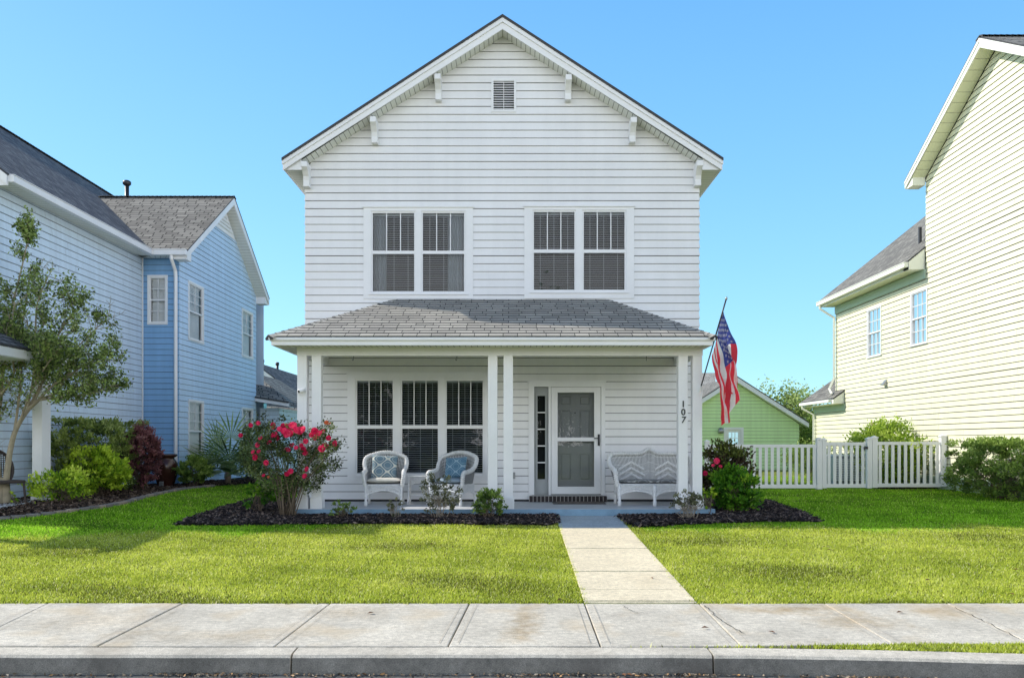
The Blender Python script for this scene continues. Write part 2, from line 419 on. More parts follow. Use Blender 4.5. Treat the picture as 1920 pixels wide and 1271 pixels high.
def siding(mb, fr, z0, z1, zs, lo, hi, ops=(), expo=0.1524, gap=0.0095, t=0.018, joints=True, mi=0, back=1):
    lof = lo if callable(lo) else (lambda z: lo)
    hif = hi if callable(hi) else (lambda z: hi)

    def run(a, b, ofs, bottom, split):
        cuts = sorted(set([a, b] + [c for o in ops for c in (o[2], o[3]) if a < c < b]))
        for k in range(len(cuts) - 1):
            s0, s1 = cuts[k], cuts[k + 1]
            mid = (s0 + s1) / 2
            L0, L1, H0, H1 = lof(s0), lof(s1), hif(s0), hif(s1)
            cov = [(o[0], o[1]) for o in ops if o[2] < mid < o[3]]
            lo_, hi_ = max(L0, L1) if False else min(L0, L1), max(H0, H1)
            if hi_ - lo_ < 0.01: continue
            if split and hi_ - lo_ > 4.0:
                j = lo_ + random.uniform(0.8, 3.2)
                while j < hi_ - 0.5:
                    cov.append((j, j + 0.004)); j += 3.66 * random.choice([0.5, 1, 1])
            for (x, y) in subtract((lo_, hi_), cov):
                xa = L0 if x == lo_ else x; xb = L1 if x == lo_ else x
                ya = H0 if y == hi_ else y; yb = H1 if y == hi_ else y
                if ya < xa: ya = xa = (ya + xa) / 2
                if yb < xb: yb = xb = (yb + xb) / 2
                mb.poly([fr(xa, ofs(s0), s0), fr(ya, ofs(s0), s0), fr(yb, ofs(s1), s1), fr(xb, ofs(s1), s1)], mi if bottom else back)
                if bottom and k == 0:
                    mb.poly([fr(xa, 0.002, s0), fr(ya, 0.002, s0), fr(ya, ofs(s0), s0), fr(xa, ofs(s0), s0)], mi)
                if bottom:
                    if x == lo_: mb.poly([fr(xa, 0, s0), fr(xa, ofs(s0), s0), fr(xb, ofs(s1), s1), fr(xb, 0, s1)], mi)
                    if y == hi_: mb.poly([fr(ya, 0, s0), fr(ya, ofs(s0), s0), fr(yb, ofs(s1), s1), fr(yb, 0, s1)], mi)
    z = zs
    while z > z0: z -= expo
    while z < z1:
        gj = gap * random.uniform(.72, 1.28); oj = random.uniform(-.002, .002)
        a = max(z + gj, z0); b = min(z + expo + random.uniform(-.0015, .0015), z1)
        if b - a > 0.012:
            run(a, b, lambda s, z=z, oj=oj: 0.004 + oj + t * (1 - (s - z) / expo), True, joints)
        z += expo
    # dark backing sheet, its tone draws the shadow lines under the boards
    cuts = sorted(set([z0, z1] + [c for o in ops for c in (o[2], o[3]) if z0 < c < z1] + [z0 + (z1 - z0) * i / 24 for i in range(1, 24)]))
    for k in range(len(cuts) - 1):
        run(cuts[k], cuts[k + 1], lambda s: 0.0, False, False)


# ------------------------------------------------------------------ windows
def window(parent, fr, out, cols, zt, zm, zb, trim_m, lites=(2, 0), hm=0, blind=True, tilt=8.0, curtain=None, sash=0.034, room=0.5,
           head=0.0, blind_drop=1.0, label=None, glass='glass', spacing=0.043, bmat='blind'):
    """out: (u0,u1,z0,z1) outer casing; cols: glass columns; zt glass top, zm (rail top, rail bottom), zb glass bottom"""
    mb = MB()
    u0, u1, z0, z1 = out
    T0, T1 = -0.02, 0.030
    edges = [u0] + [e for c in cols for e in (c[0] - sash, c[1] + sash)] + [u1]
    for k in range(0, len(edges), 2):
        mb.fbox(fr, edges[k], edges[k + 1], T0, T1, z0, z1)
    for c in cols:
        a, b = c[0] - sash, c[1] + sash
        mb.fbox(fr, a, b, T0, T1, zt + sash, z1)
        mb.fbox(fr, a, b, T0, T1, z0, zb - sash)
        # sash
        for (x, y) in ((a, c[0]), (c[1], b)):
            mb.fbox(fr, x, y, -0.045, 0.012, zb - sash, zt + sash)
        mb.fbox(fr, c[0], c[1], -0.045, 0.012, zt, zt + sash)
        mb.fbox(fr, c[0], c[1], -0.045, 0.012, zb - sash, zb)
        mb.fbox(fr, c[0], c[1], -0.045, 0.016, zm[1], zm[0])
        for (n, za, zz) in ((lites[0], zm[0], zt), (lites[1], zb, zm[1])):
            for i in range(n):
                x = c[0] + (c[1] - c[0]) * (i + 1) / (n + 1)
                mb.fbox(fr, x - 0.009, x + 0.009, -0.026, -0.006, za, zz)
            if n and hm:
                for i in range(hm):
                    zq = za + (zz - za) * (i + 1) / (hm + 1)
                    mb.fbox(fr, c[0], c[1], -0.025, -0.007, zq - 0.009, zq + 0.009)
    if head:
        mb.fbox(fr, u0 - 0.02, u1 + 0.02, T0, T1 + 0.022, z1, z1 + head)
    mb.fbox(fr, cols[0][0] - 0.08, cols[-1][1] + 0.08, 0.030, 0.05, zb - sash - 0.035, zb - sash - 0.008)
    w = mb.build('window', trim_m, parent)
    if label: w['label'] = label
    g = MB()
    for c in cols:
        g.poly([fr(c[0], -0.02, zm[0]), fr(c[1], -0.02, zm[0]), fr(c[1], -0.02, zt), fr(c[0], -0.02, zt)])
        g.poly([fr(c[0], -0.032, zb), fr(c[1], -0.032, zb), fr(c[1], -0.032, zm[1]), fr(c[0], -0.032, zm[1])])
    g.build('pane', M[glass], w)
    if blind:
        for ci, c in enumerate(cols):
            b = MB(); z = zt - 0.02
            b.fbox(fr, c[0] - 0.01, c[1] + 0.01, -0.12, -0.07, zt - 0.035, zt + 0.02)
            zl = zt - (zt - zb) * blind_drop
            while z > zl + 0.02:
                tl = R(tilt + random.uniform(-3, 3)); dz = 0.023 * math.sin(tl); dn = 0.023 * math.cos(tl)
                j = random.uniform(-.002, .002)
                b.poly([fr(c[0] - .005, -0.095 - dn, z + dz + j), fr(c[1] + .005, -0.095 - dn, z + dz - j), fr(c[1] + .005, -0.095 + dn, z - dz - j), fr(c[0] - .005, -0.095 + dn, z - dz + j)])
                b.poly([fr(c[0] - .005, -0.095 + dn, z - dz + j), fr(c[1] + .005, -0.095 + dn, z - dz - j), fr(c[1] + .005, -0.095 + dn, z - dz - j - .0065), fr(c[0] - .005, -0.095 + dn, z - dz + j - .0065)])
                z -= spacing
            for q in (0.16, 0.5, 0.84):
                x = c[0] + (c[1] - c[0]) * q
                b.fbox(fr, x - .003, x + .003, -0.071, -0.069, zl + .02, zt)
            b.fbox(fr, c[0], c[1], -0.115, -0.075, zl, zl + 0.02)
            b.build('blind', M[bmat], w)
    if curtain:
        for (a, b_) in curtain:
            cm = MB()
            n = 14
            for k in range(n):
                xa = a + (b_ - a) * k / n; xb = a + (b_ - a) * (k + 1) / n
                na = -0.2 + 0.025 * (k % 2); nb = -0.2 + 0.025 * ((k + 1) % 2)
                cm.poly([fr(xa, na, zb - .05), fr(xb, nb, zb - .05), fr(xb, nb, zt + .05), fr(xa, na, zt + .05)])
            cm.build('curtain', M['curtain'], w)
    return w


# ------------------------------------------------------------------ roofs
def slope(mb, e0, e1, r1, r0, th=0.05, mi=0, edge=1):
    """roof plane: eave e0->e1, ridge r0->r1; metres as UV (u along eave, v up the slope)"""
    pts = [Vector(p) for p in (e0, e1, r1, r0)]
    U = (pts[1] - pts[0]).normalized()
    nn = (pts[1] - pts[0]).cross(pts[3] - pts[0]).normalized()
    if nn.z < 0: nn = -nn
    V = nn.cross(U)
    if V.z < 0: V = -V
    uv = [((p - pts[0]).dot(U) + 50, (p - pts[0]).dot(V)) for p in pts]
    top = pts; bot = [p - Vector((0, 0, th)) for p in pts]
    if (pts[2] - pts[3]).length < 1e-4:
        top = pts[:3]; bot = bot[:3]; uv = uv[:3]
    mb.poly(top, mi, uv)
    mb.poly(list(reversed(bot)), edge)
    for i in range(len(top)):
        j = (i + 1) % len(top)
        mb.poly([top[i], bot[i], bot[j], top[j]], edge)


def caps(mb, a, b, w=0.28, step=0.13, mi=0, lift=0.012, side=None):
    """ridge / hip cap shingles from a up to b"""
    a = Vector(a); b = Vector(b); t = (b - a); n = max(1, int(t.length / step)); t.normalize()
    h = t.cross(Vector((0, 0, 1))).normalized(); up = h.cross(t).normalized()
    if up.z < 0: up = -up
    for i in range(n):
        p = a + t * (i * step); q = a + t * ((i + 1) * step + 0.02)
        l0 = lift + 0.014; l1 = lift + 0.002
        dr = 0.055
        mb.poly([p + up * l0, q + up * l1, q + h * w / 2 - up * (dr - l1), p + h * w / 2 - up * (dr - l0)], mi, [(i * .3 + .02, .02), (i * .3 + .1, .02), (i * .3 + .1, .1), (i * .3 + .02, .1)])
        mb.poly([p + up * l0, p - h * w / 2 - up * (dr - l0), q - h * w / 2 - up * (dr - l1), q + up * l1], mi, [(i * .3 + .02, .02), (i * .3 + .02, .1), (i * .3 + .1, .1), (i * .3 + .1, .02)])
        mb.poly([p + up * l0, p + h * w / 2 - up * (dr - l0), p + h * w / 2 - up * dr * 1.2, p - h * w / 2 - up * dr * 1.2, p - h * w / 2 - up * (dr - l0)], 1)


def soffit_strip(mb, a0, a1, b0, b1, pitch=0.10, gap=0.008, mi=0, mib=1, lift=0.006):
    """boards between edge a0->a1 and edge b0->b1 (boards run from a to b)"""
    a0, a1, b0, b1 = map(Vector, (a0, a1, b0, b1))
    n = max(1, int((a1 - a0).length / pitch))
    for i in range(n):
        t0 = (i + gap / pitch / 2) / n; t1 = (i + 1 - gap / pitch / 2) / n
        mb.poly([a0.lerp(a1, t0), a0.lerp(a1, t1), b0.lerp(b1, t1), b0.lerp(b1, t0)], mi)
    up = Vector((0, 0, lift))
    mb.poly([a0 + up, a1 + up, b1 + up, b0 + up], mib)


# ------------------------------------------------------------------ foliage
def leaf_object(name, P, D, size, mat, parent=None, rnd=None, ratio=0.5, fold=0.25):
    P = np.asarray(P, float); D = np.asarray(D, float); n = len(P)
    D /= np.linalg.norm(D, axis=1, keepdims=True) + 1e-9
    ref = rng.normal(size=(n, 3)); S = np.cross(D, ref); S /= np.linalg.norm(S, axis=1, keepdims=True) + 1e-9
    Nn = np.cross(S, D)
    sz = (np.asarray(size) * np.ones(n))[:, None]
    w = sz * ratio * 0.5
    base = P - D * sz * 0.5; tip = P + D * sz * 0.5
    mid = P - D * sz * 0.05
    l = mid + S * w + Nn * w * fold; r = mid - S * w + Nn * w * fold
    V = np.stack([base, r, tip, l], axis=1).reshape(-1, 3)
    idx = np.arange(n)[:, None] * 4
    T = np.concatenate([idx + [0, 1, 2], idx + [0, 2, 3]], axis=1).reshape(-1, 3)
    me = bpy.data.meshes.new(name)
    me.vertices.add(len(V)); me.vertices.foreach_set('co', V.ravel())
    me.loops.add(T.size); me.loops.foreach_set('vertex_index', T.ravel().astype(np.int32))
    me.polygons.add(len(T)); me.polygons.foreach_set('loop_start', np.arange(0, T.size, 3, dtype=np.int32))
    me.polygons.foreach_set('loop_total', np.full(len(T), 3, dtype=np.int32))
    me.update(calc_edges=True)
    if rnd is None: rnd = rng.random(n)
    a = me.attributes.new('rnd', 'FLOAT', 'FACE'); a.data.foreach_set('value', np.repeat(np.clip(rnd, 0, 1), 2).astype(np.float32))
    me.materials.append(mat)
    o = bpy.data.objects.new(name, me); COL.objects.link(o)
    if parent is not None: put(o, parent)
    return o


def shrub(name, label, cat, c, r, n, lsize, mat, stemmat=None, clumps=60, box=0.0, group=None, ratio=0.5, spread=0.13, low=-0.75, core=0.45,
          upbias=0.5, nst=14, stem_r=0.007, base=0.25, jit=0.10):
    """c: base centre on the ground, r: (rx, ry, height)"""
    c = Vector(c)
    t = thing(name, label, cat, c, group)
    rx, ry, h = r
    cc = np.array([c.x, c.y, c.z + h * 0.53]); rr = np.array([rx, ry, h * 0.47])
    d = rng.normal(size=(clumps, 3)); d /= np.linalg.norm(d, axis=1, keepdims=True)
    d[:, 2] = np.where(d[:, 2] < low, -d[:, 2], d[:, 2])
    if box > 0:
        k = np.max(np.abs(d), axis=1, keepdims=True)
        d = d * (1 - box) + (d / k) * box
    rad = core + (0.98 - core) * rng.random((clumps, 1)) ** 0.45
    K = cc + d * rad * rr * (1 + jit * rng.normal(size=(clumps, 1)))
    tone = rng.random(clumps)
    ci = rng.integers(0, clumps, n)
    off = rng.normal(size=(n, 3)) * spread * np.array([1, 1, 0.8]) * min(1.0, max(rx, ry) * 1.4)
    P = K[ci] + off
    P[:, 2] = np.maximum(P[:, 2], c.z + 0.03)
    out = (P - cc) / rr
    D = out * 0.7 + rng.normal(size=(n, 3)) * 0.6 + np.array([0, 0, upbias])
    rr_len = np.linalg.norm(out, axis=1)
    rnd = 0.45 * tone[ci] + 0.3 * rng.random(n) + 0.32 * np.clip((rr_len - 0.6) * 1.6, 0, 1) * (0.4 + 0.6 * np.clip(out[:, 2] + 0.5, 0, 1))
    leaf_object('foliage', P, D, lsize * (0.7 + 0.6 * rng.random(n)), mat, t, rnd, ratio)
    sm = MB()
    for k in range(nst):
        e = Vector(K[rng.integers(0, clumps)])
        b = c + Vector((random.uniform(-1, 1) * rx * base, random.uniform(-1, 1) * ry * base, -0.03))
        m1 = b.lerp(e, 0.45) + Vector((random.uniform(-1, 1) * rx * .12, random.uniform(-1, 1) * ry * .12, h * 0.06))
        sm.tube([b, b.lerp(m1, .5) + Vector((random.uniform(-.02, .02), 0, 0.02)), m1, e], [stem_r * 1.5, stem_r * 1.2, stem_r, stem_r * .4], 5)
        for _ in range(2):
            e2 = Vector(K[rng.integers(0, clumps)])
            if (e2 - m1).length < max(rx, h) * 1.1:
                sm.tube([m1, m1.lerp(e2, .5) + Vector((0, 0, h * 0.05)), e2], [stem_r * .8, stem_r * .6, stem_r * .3], 4)
    sm.build('stem', stemmat or M['stem'], t, True)
    return t


# ================================================================== CAMERA, SKY, SUN
cam = bpy.data.cameras.new('camera'); co = bpy.data.objects.new('camera', cam); COL.objects.link(co)
cam.sensor_width = 36.0; cam.lens = 36.0 * F / 1920.0
cam.shift_x = 0.0
cam.shift_y = (HY - 635.5) / 1920.0
cam.clip_start = 0.05; cam.clip_end = 2000
co.location = (0, 0, EYE); co.rotation_euler = (R(90), 0, 0)
sc.camera = co

trav = Vector((4.07, -1.15, -3.36)).normalized()
elev = math.asin(-trav.z)
w = bpy.data.worlds.new('World'); sc.world = w; w.use_nodes = True
nt = w.node_tree; bg = nt.nodes['Background']
sky = nt.nodes.new('ShaderNodeTexSky'); sky.sky_type = 'NISHITA'; sky.sun_disc = False
sky.sun_elevation = elev; sky.sun_rotation = math.atan2(-trav.x, -trav.y)
sky.air_density = 1.0; sky.dust_density = 0.4; sky.ozone_density = 1.5; sky.altitude = 0
def wn(kind, **kw):
    n = nt.nodes.new(kind)
    for k, v in kw.items(): setattr(n, k, v)
    return n
geo = wn('ShaderNodeTexCoord'); sep = wn('ShaderNodeSeparateXYZ'); nt.links.new(geo.outputs['Generated'], sep.inputs[0])
# clear blue: the physical sky blended with the deep colour of the clear side, an unseen white fill added low behind the camera
up = wn('ShaderNodeValToRGB'); nt.links.new(sep.outputs['Z'], up.inputs['Fac'])
SKY_LOW, SKY_HIGH, BACK_FILL = (0.33, 0.86, 1.10), (0.13, 0.50, 1.08), (0.98, 0.985, 0.99)
up.color_ramp.elements[0].position = 0.0; up.color_ramp.elements[0].color = SKY_LOW + (1,)
up.color_ramp.elements[1].position = 0.50; up.color_ramp.elements[1].color = SKY_HIGH + (1,)
e3 = up.color_ramp.elements.new(0.72); e3.color = (0.03, 0.13, 0.34, 1)  # unseen zenith darkened to weaken the sky light on roofs and ground
g1 = wn('ShaderNodeVectorMath', operation='SCALE'); g1.inputs['Scale'].default_value = 6.6; nt.links.new(up.outputs['Color'], g1.inputs[0])
g2 = wn('ShaderNodeVectorMath', operation='SCALE'); g2.inputs['Scale'].default_value = 1.9; nt.links.new(sky.outputs['Color'], g2.inputs[0])
m1 = wn('ShaderNodeMix', data_type='RGBA'); m1.inputs['Factor'].default_value = 0.75
fz_ = wn('ShaderNodeMapRange'); nt.links.new(sep.outputs['Z'], fz_.inputs['Value']); fz_.inputs['From Min'].default_value = .45; fz_.inputs['From Max'].default_value = .8; fz_.inputs['To Min'].default_value = 1; fz_.inputs['To Max'].default_value = .4
nt.links.new(g2.outputs['Vector'], m1.inputs['A']); nt.links.new(g1.outputs['Vector'], m1.inputs['B'])
mr = wn('ShaderNodeMapRange', interpolation_type='SMOOTHSTEP'); nt.links.new(sep.outputs['Y'], mr.inputs['Value'])
mr.inputs['From Min'].default_value = 0.15; mr.inputs['From Max'].default_value = -0.6
m2 = wn('ShaderNodeMix', data_type='RGBA'); 
mz = wn('ShaderNodeMapRange', interpolation_type='SMOOTHSTEP'); nt.links.new(sep.outputs['Z'], mz.inputs['Value']); mz.inputs['From Min'].default_value = .62; mz.inputs['From Max'].default_value = .10
mm = wn('ShaderNodeMath', operation='MULTIPLY'); nt.links.new(mr.outputs['Result'], mm.inputs[0]); nt.links.new(mz.outputs['Result'], mm.inputs[1])
nt.links.new(mm.outputs[0], m2.inputs['Factor'])
nt.links.new(m1.outputs['Result'], m2.inputs['A']); m2.inputs['B'].default_value = tuple(19.0 * c for c in BACK_FILL) + (1,)
nt.links.new(m2.outputs['Result'], bg.inputs['Color']); bg.inputs['Strength'].default_value = 0.15
sl = bpy.data.lights.new('sun', 'SUN'); sl.energy = 5.0; sl.angle = R(0.53); sl.color = (1.0, 0.94, 0.84)
so = bpy.data.objects.new('sun', sl); COL.objects.link(so)
so.rotation_euler = trav.to_track_quat('-Z', 'Y').to_euler(); so.location = (-20, 10, 20)
sc.view_settings.view_transform = 'Standard'; sc.view_settings.look = 'None'; sc.view_settings.exposure = 0

# ================================================================== GROUND
def lawn_sheet():
    xs = sorted(set(list(np.linspace(-300, -20, 8)) + list(np.linspace(-16, 16, 65)) + list(np.linspace(20, 300, 8))))
    ys = sorted(set([-400, -100, -30, -6.0, -5.9, 5.9, 6.05, 6.2, 7.5] + list(np.linspace(7.58, 16, 35)) + list(np.linspace(17, 40, 12)) + [60, 100, 200, 500]))
    V = []; Fc = []
    for y in ys:
        for x in xs:
            z = gz(x, y)
            if -5.95 < y < 6.1: z = -0.36
            elif y < 7.55: z = gz(x, y) - 0.06 if y > 0 else -0.12
            V.append((x, y, z - 0.002))
    nx = len(xs)
    for j in range(len(ys) - 1):
        for i in range(nx - 1):
            a = j * nx + i
            Fc.append((a, a + 1, a + nx + 1, a + nx))
    me = bpy.data.meshes.new('lawn'); me.from_pydata(V, [], Fc); me.materials.append(M['soil']); me.update()
    me.polygons.foreach_set('use_smooth', [True] * len(me.polygons))
    o = bpy.data.objects.new('lawn', me); COL.objects.link(o); tag(o, kind='structure')
lawn_sheet()

# kerb line in plan: inner edge y as a function of x (bends towards the camera at the right)
def kerb_y(x):
    t = max(0.0, x - 0.9)
    return 6.215 - 0.0245 * t ** 1.9

def kz(x):
    return -0.062

mb = MB()
xs = np.linspace(-9, 9, 91)
joints = [-4.9, -1.665, 1.515, 4.7, -8.1, 7.8]
def kerb_piece(xa, xb):
    n = max(2, int((xb - xa) / 0.15)); X = np.linspace(xa, xb, n + 1)
    prof = [(0.0, 0.0), (-0.14, -0.006), (-0.165, -0.014), (-0.18, -0.034), (-0.195, -0.16), (-0.2, -0.3), (0.0, -0.3)]
    ring = []
    for x in X:
        y = kerb_y(x); wob = 0.004 * mnoise.noise(Vector((x * 3, 0, 0)))
        ring.append([(x, y + p[0] + wob, kz(x) + p[1] + wob * .6) for p in prof])
    for i in range(n):
        for k in range(len(prof)):
            k2 = (k + 1) % len(prof)
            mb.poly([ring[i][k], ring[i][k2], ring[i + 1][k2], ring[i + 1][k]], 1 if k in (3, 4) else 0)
    mb.poly(ring[0]); mb.poly(list(reversed(ring[-1])))
js = sorted(joints)
for a, b in zip([-12] + js, js + [12]):
    kerb_piece(a + 0.008, b - 0.008)
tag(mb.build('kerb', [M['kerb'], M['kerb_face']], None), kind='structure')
mb = MB(); mb.box(-60, 60, -6, 6.18, -0.33, -0.222); tag(mb.build('road', M['road']), kind='structure')

# sidewalk slabs
far_p = lambda x: (x, 7.58, 0.0)
JL = [((-90, 1193), (-170, 1133)), ((0 - 75, 1211), (90, 1133)), ((183, 1211), (342, 1133)), ((515, 1211), (619, 1133)), ((840, 1211), (880, 1132)),
      ((1126, 1211), (1096, 1132)), ((1390, 1211), (1311, 1132)), ((1676, 1208), (1545, 1132)), ((1932, 1206), (1775, 1132)), ((2230, 1206), (2010, 1132))]
mb = MB()
def sw(px, d, z): return ((px - CX) * d / F, d, z)
def near_d(px): return 6.225 + max(0, (px - 1300)) * 0.00013
lines = []
for (n_, f_) in JL[1:]:
    nd = near_d(n_[0]); lines.append((Vector(sw(n_[0], nd, -0.0596)), Vector(sw(f_[0], 7.58, 0.0))))
lines = [(Vector((-9.3, 6.225, -.0596)), Vector((-9.5, 7.58, 0))), (Vector((-5.9, 6.225, -.0596)), Vector((-6.0, 7.58, 0)))] + lines + [(Vector((9.5, 6.4, -.052)), Vector((9.5, 7.58, 0)))]
for i in range(len(lines) - 1):
    g = 0.006 if i < 7 else 0.0035
    (n0, f0), (n1, f1) = lines[i], lines[i + 1]
    dx = Vector((g, 0, 0)); j = random.uniform(-.004, .004)
    dz = Vector((0, 0, 0.006 + j))
    p = [n0 + dx + dz, n1 - dx + dz, f1 - dx + dz, f0 + dx + dz]
    dn = Vector((0, 0, -0.1))
    mb.hexa([q + dn for q in p] + p)
def crack(pts, w=.006):
    P_ = []
    for (a, b_) in zip(pts, pts[1:]):
        for k in range(10):
            q = k / 10; P_.append(((a[0] * (1 - q) + b_[0] * q) + random.uniform(-3, 3), (a[1] * (1 - q) + b_[1] * q) + random.uniform(-.8, .8)))
    W_ = []
    for (px, py) in P_:
        g_ = on_ground(px, py); W_.append(Vector((g_.x, g_.y, g_.z + .0135)))
    for a, b_ in zip(W_, W_[1:]):
        t_ = (b_ - a).normalized(); sd_ = Vector((-t_.y, t_.x, 0)) * w * random.uniform(.3, .7)
        mb.poly([a - sd_, b_ - sd_, b_ + sd_, a + sd_], 1)
crack([(1168, 1137), (1190, 1150), (1222, 1152)], .005); crack([(1790, 1140), (1850, 1168), (1915, 1202)], .008); crack([(1395, 1190), (1345, 1160), (1316, 1134)], .007)
for (n0, f0) in lines[1:-1]:      # tooled lines beside the joints
    for off in (-.075, .075):
        a = n0 + Vector((off, .06, .0127)); b_ = f0 + Vector((off, -.05, .0127)); sd_ = Vector((.0022, 0, 0))
        a.z = -.044 * (7.58 - a.y) + .0135; b_.z = -.044 * (7.58 - b_.y) + .0135
        mb.poly([a - sd_, a + sd_, b_ + sd_, b_ - sd_], 2)
M['tool'] = paint('tooled_line', (0.44, 0.39, 0.32), .95, .3, 10)
tag(mb.build('sidewalk', [M['walk'], M['crack'], M['tool']], None, False, 0.008), kind='structure')

# walkway panels (photo joints), from the sidewalk to the porch
def walk_x(y):      # left and right edge
    t = (y - 7.58) / (13.72 - 7.58)
    xl = (1096 - CX) * 7.58 / F * (1 - t) + (1041.5 - CX) * 13.72 / F * t
    xr = (1308 - CX) * 7.58 / F * (1 - t) + (1158.5 - CX) * 13.72 / F * t
    return xl, xr
wy = [7.585]
for py in (1129.5, 1106, 1072, 1029, 990):
    wy.append(on_ground(1100, py).y)
wy[1] = 7.66
wy.append(13.71)
mb = MB()
for i in range(len(wy) - 1):
    y0 = wy[i] + 0.022; y1 = wy[i + 1] - 0.022
    if i == 2: y0 = wy[i] + 0.005
    if i == 1: y1 = wy[i + 1] - 0.005
    if y1 - y0 < .02: continue
    (a0, b0), (a1, b1) = walk_x(y0), walk_x(y1)
    z0 = gz(0, y0) + 0.012; z1 = gz(0, y1) + 0.012
    top = [(a0, y0, z0), (b0, y0, z0), (b1, y1, z1), (a1, y1, z1)]
    mb.hexa([(p[0], p[1], p[2] - 0.1) for p in top] + top, 1 if i == len(wy) - 2 else 0)
M['path_shade'] = concrete('shaded_path', (0.50, 0.56, 0.60), (0.3, 0.33, 0.36), 0.85, True, 0.2)  # bluish copy for the last panel: porch shade put into the concrete colour
tag(mb.build('path', [M['path'], M['path_shade']], None, False, 0.008), kind='structure')

# beds of mulch
def pip(poly, X, Y):
    inside = np.zeros(len(X), bool); n = len(poly)
    for i in range(n):
        x0, y0 = poly[i][:2]; x1, y1 = poly[(i + 1) % n][:2]
        if y0 == y1: continue
        c = ((y0 > Y) != (y1 > Y)) & (X < (x1 - x0) * (Y - y0) / (y1 - y0) + x0)
        inside ^= c
    return inside

def G(px, py):
    p = on_ground(px, py); return (p.x, p.y)

def jag(poly, amp=0.05, step=0.18):
    out = []
    for i in range(len(poly)):
        a = Vector(poly[i]); b = Vector(poly[(i + 1) % len(poly)])
        n = max(1, int((b - a).length / step))
        for k in range(n):
            p = a.lerp(b, k / n)
            if k: p = p + Vector((random.uniform(-amp, amp), random.uniform(-amp, amp)))
            out.append((p.x, p.y))
    return out

wl = walk_x(12.9)[0]; wr = walk_x(12.9)[1]
bed_left = [G(326, 986), G(420, 986), G(560, 984), G(760, 983), G(940, 985), G(1030, 986), (walk_x(13.0)[0] - .01, 12.85), (walk_x(13.7)[0] - .01, 13.74), (-3.9, 13.74), (-4.0, 17.5), (-5.0, 17.5), G(478, 935), G(420, 953), G(370, 970)]
bed_right = [(walk_x(13.7)[1] + .01, 13.74), (walk_x(13.0)[1] + .01, 12.7), G(1200, 990), G(1300, 984), G(1420, 979), G(1540, 979), G(1500, 962), G(1440, 940), (4.9, 17.5), (3.6, 17.5), (3.5, 13.74)]
bed_blue = [G(-160, 990), G(-60, 980), G(0, 973), G(90, 966), G(170, 956), G(225, 946), G(262, 934), G(330, 920), G(400, 912), G(480, 906), (-8.0, 27.5), (-10.5, 27.5), (-10.5, 12.0)]
bed_cream = [G(1702, 908), G(1820, 920), G(1935, 936), (12.6, 15.0), (12.6, 22.0), (9.8, 21.6)]
beds = []
for nm, poly, amp, mt in (('mulch_bed', bed_left, 0.04, 'chips'), ('mulch_bed', bed_right, 0.05, 'chips'), ('mulch_bed', bed_blue, 0.0, 'chips_brown'), ('mulch_bed', bed_cream, 0.0, 'chips_brown')):
    pj = jag(poly, amp) if amp else jag(poly, 0.012)
    beds.append((pj, mt))
    bm = bmesh.new()
    vs = [bm.verts.new((x, y, gz(x, y) + 0.014)) for x, y in pj]
    f = bm.faces.new(vs); bmesh.ops.triangulate(bm, faces=[f])
    me = bpy.data.meshes.new(nm); bm.to_mesh(me); bm.free(); me.materials.append(M['mulch'])
    o = bpy.data.objects.new(nm, me); COL.objects.link(o); tag(o, kind='structure')

def scatter_chips(pj, mt, dens):
    A = np.array(pj); x0, y0 = A.min(0); x1, y1 = A.max(0)
    x0 = max(x0, -12.5); x1 = min(x1, 12.5); y1 = min(y1, 19 if mt == 'chips' else 24)
    n = int((x1 - x0) * (y1 - y0) * dens)
    X = rng.uniform(x0, x1, n); Y = rng.uniform(y0, y1, n)
    k = pip(pj, X, Y) & ~((X > -3.9) & (X < 3.5) & (Y > 13.72))
    X, Y = X[k], Y[k]; n = len(X)
    if mt == 'chips':
        X = X + rng.normal(size=n) * .035; Y = Y + rng.normal(size=n) * .04 * (rng.random(n) < .5)
        q_ = ~((X > -3.85) & (X < 3.55) & (Y > 13.7)); X, Y = X[q_], Y[q_]; n = len(X)
    Z = np.array([gz(a, b) for a, b in zip(X, Y)]) + 0.02 + 0.03 * rng.random(n)
    D = rng.normal(size=(n, 3)); D[:, 2] *= 0.35
    return np.stack([X, Y, Z], 1), D
for (pj, mt), dens in zip(beds, (2300, 2300, 700, 500)):
    P, D = scatter_chips(pj, mt, dens)
    o = leaf_object('mulch_chips', P, D, 0.045 + 0.05 * rng.random(len(P)), M[mt], None, rng.random(len(P)) ** 1.4, 0.4, 0.5)
    tag(o, 'loose shredded mulch covering the planting bed', 'mulch', kind='stuff')

n_ = 1500
X_ = rng.uniform(-4.6, 4.6, n_); Yk = np.array([kerb_y(x) for x in X_]) - .2
keep_ = rng.random(n_) < (0.35 + 0.65 * (np.sin(X_ * 2.3) + np.sin(X_ * 5.1 + 1) > 0.2))
P_ = np.stack([X_, Yk - np.abs(rng.normal(size=n_)) * .03 - .005, np.full(n_, -.213) + .012 * rng.random(n_)], 1)[keep_]
D_ = rng.normal(size=P_.shape); D_[:, 2] *= .25
M['litter'] = leafmat('gutter_litter', [(0.06, 0.045, 0.035), (0.2, 0.16, 0.11), (0.42, 0.36, 0.28), (0.55, 0.30, 0.12)], 0.0, 0.9, 0.2)
tag(leaf_object('gutter_litter', P_, D_, .02 + .025 * rng.random(len(P_)), M['litter'], None, rng.random(len(P_)), .45, .4), 'dry leaf litter lying along the foot of the kerb', 'litter', kind='stuff')

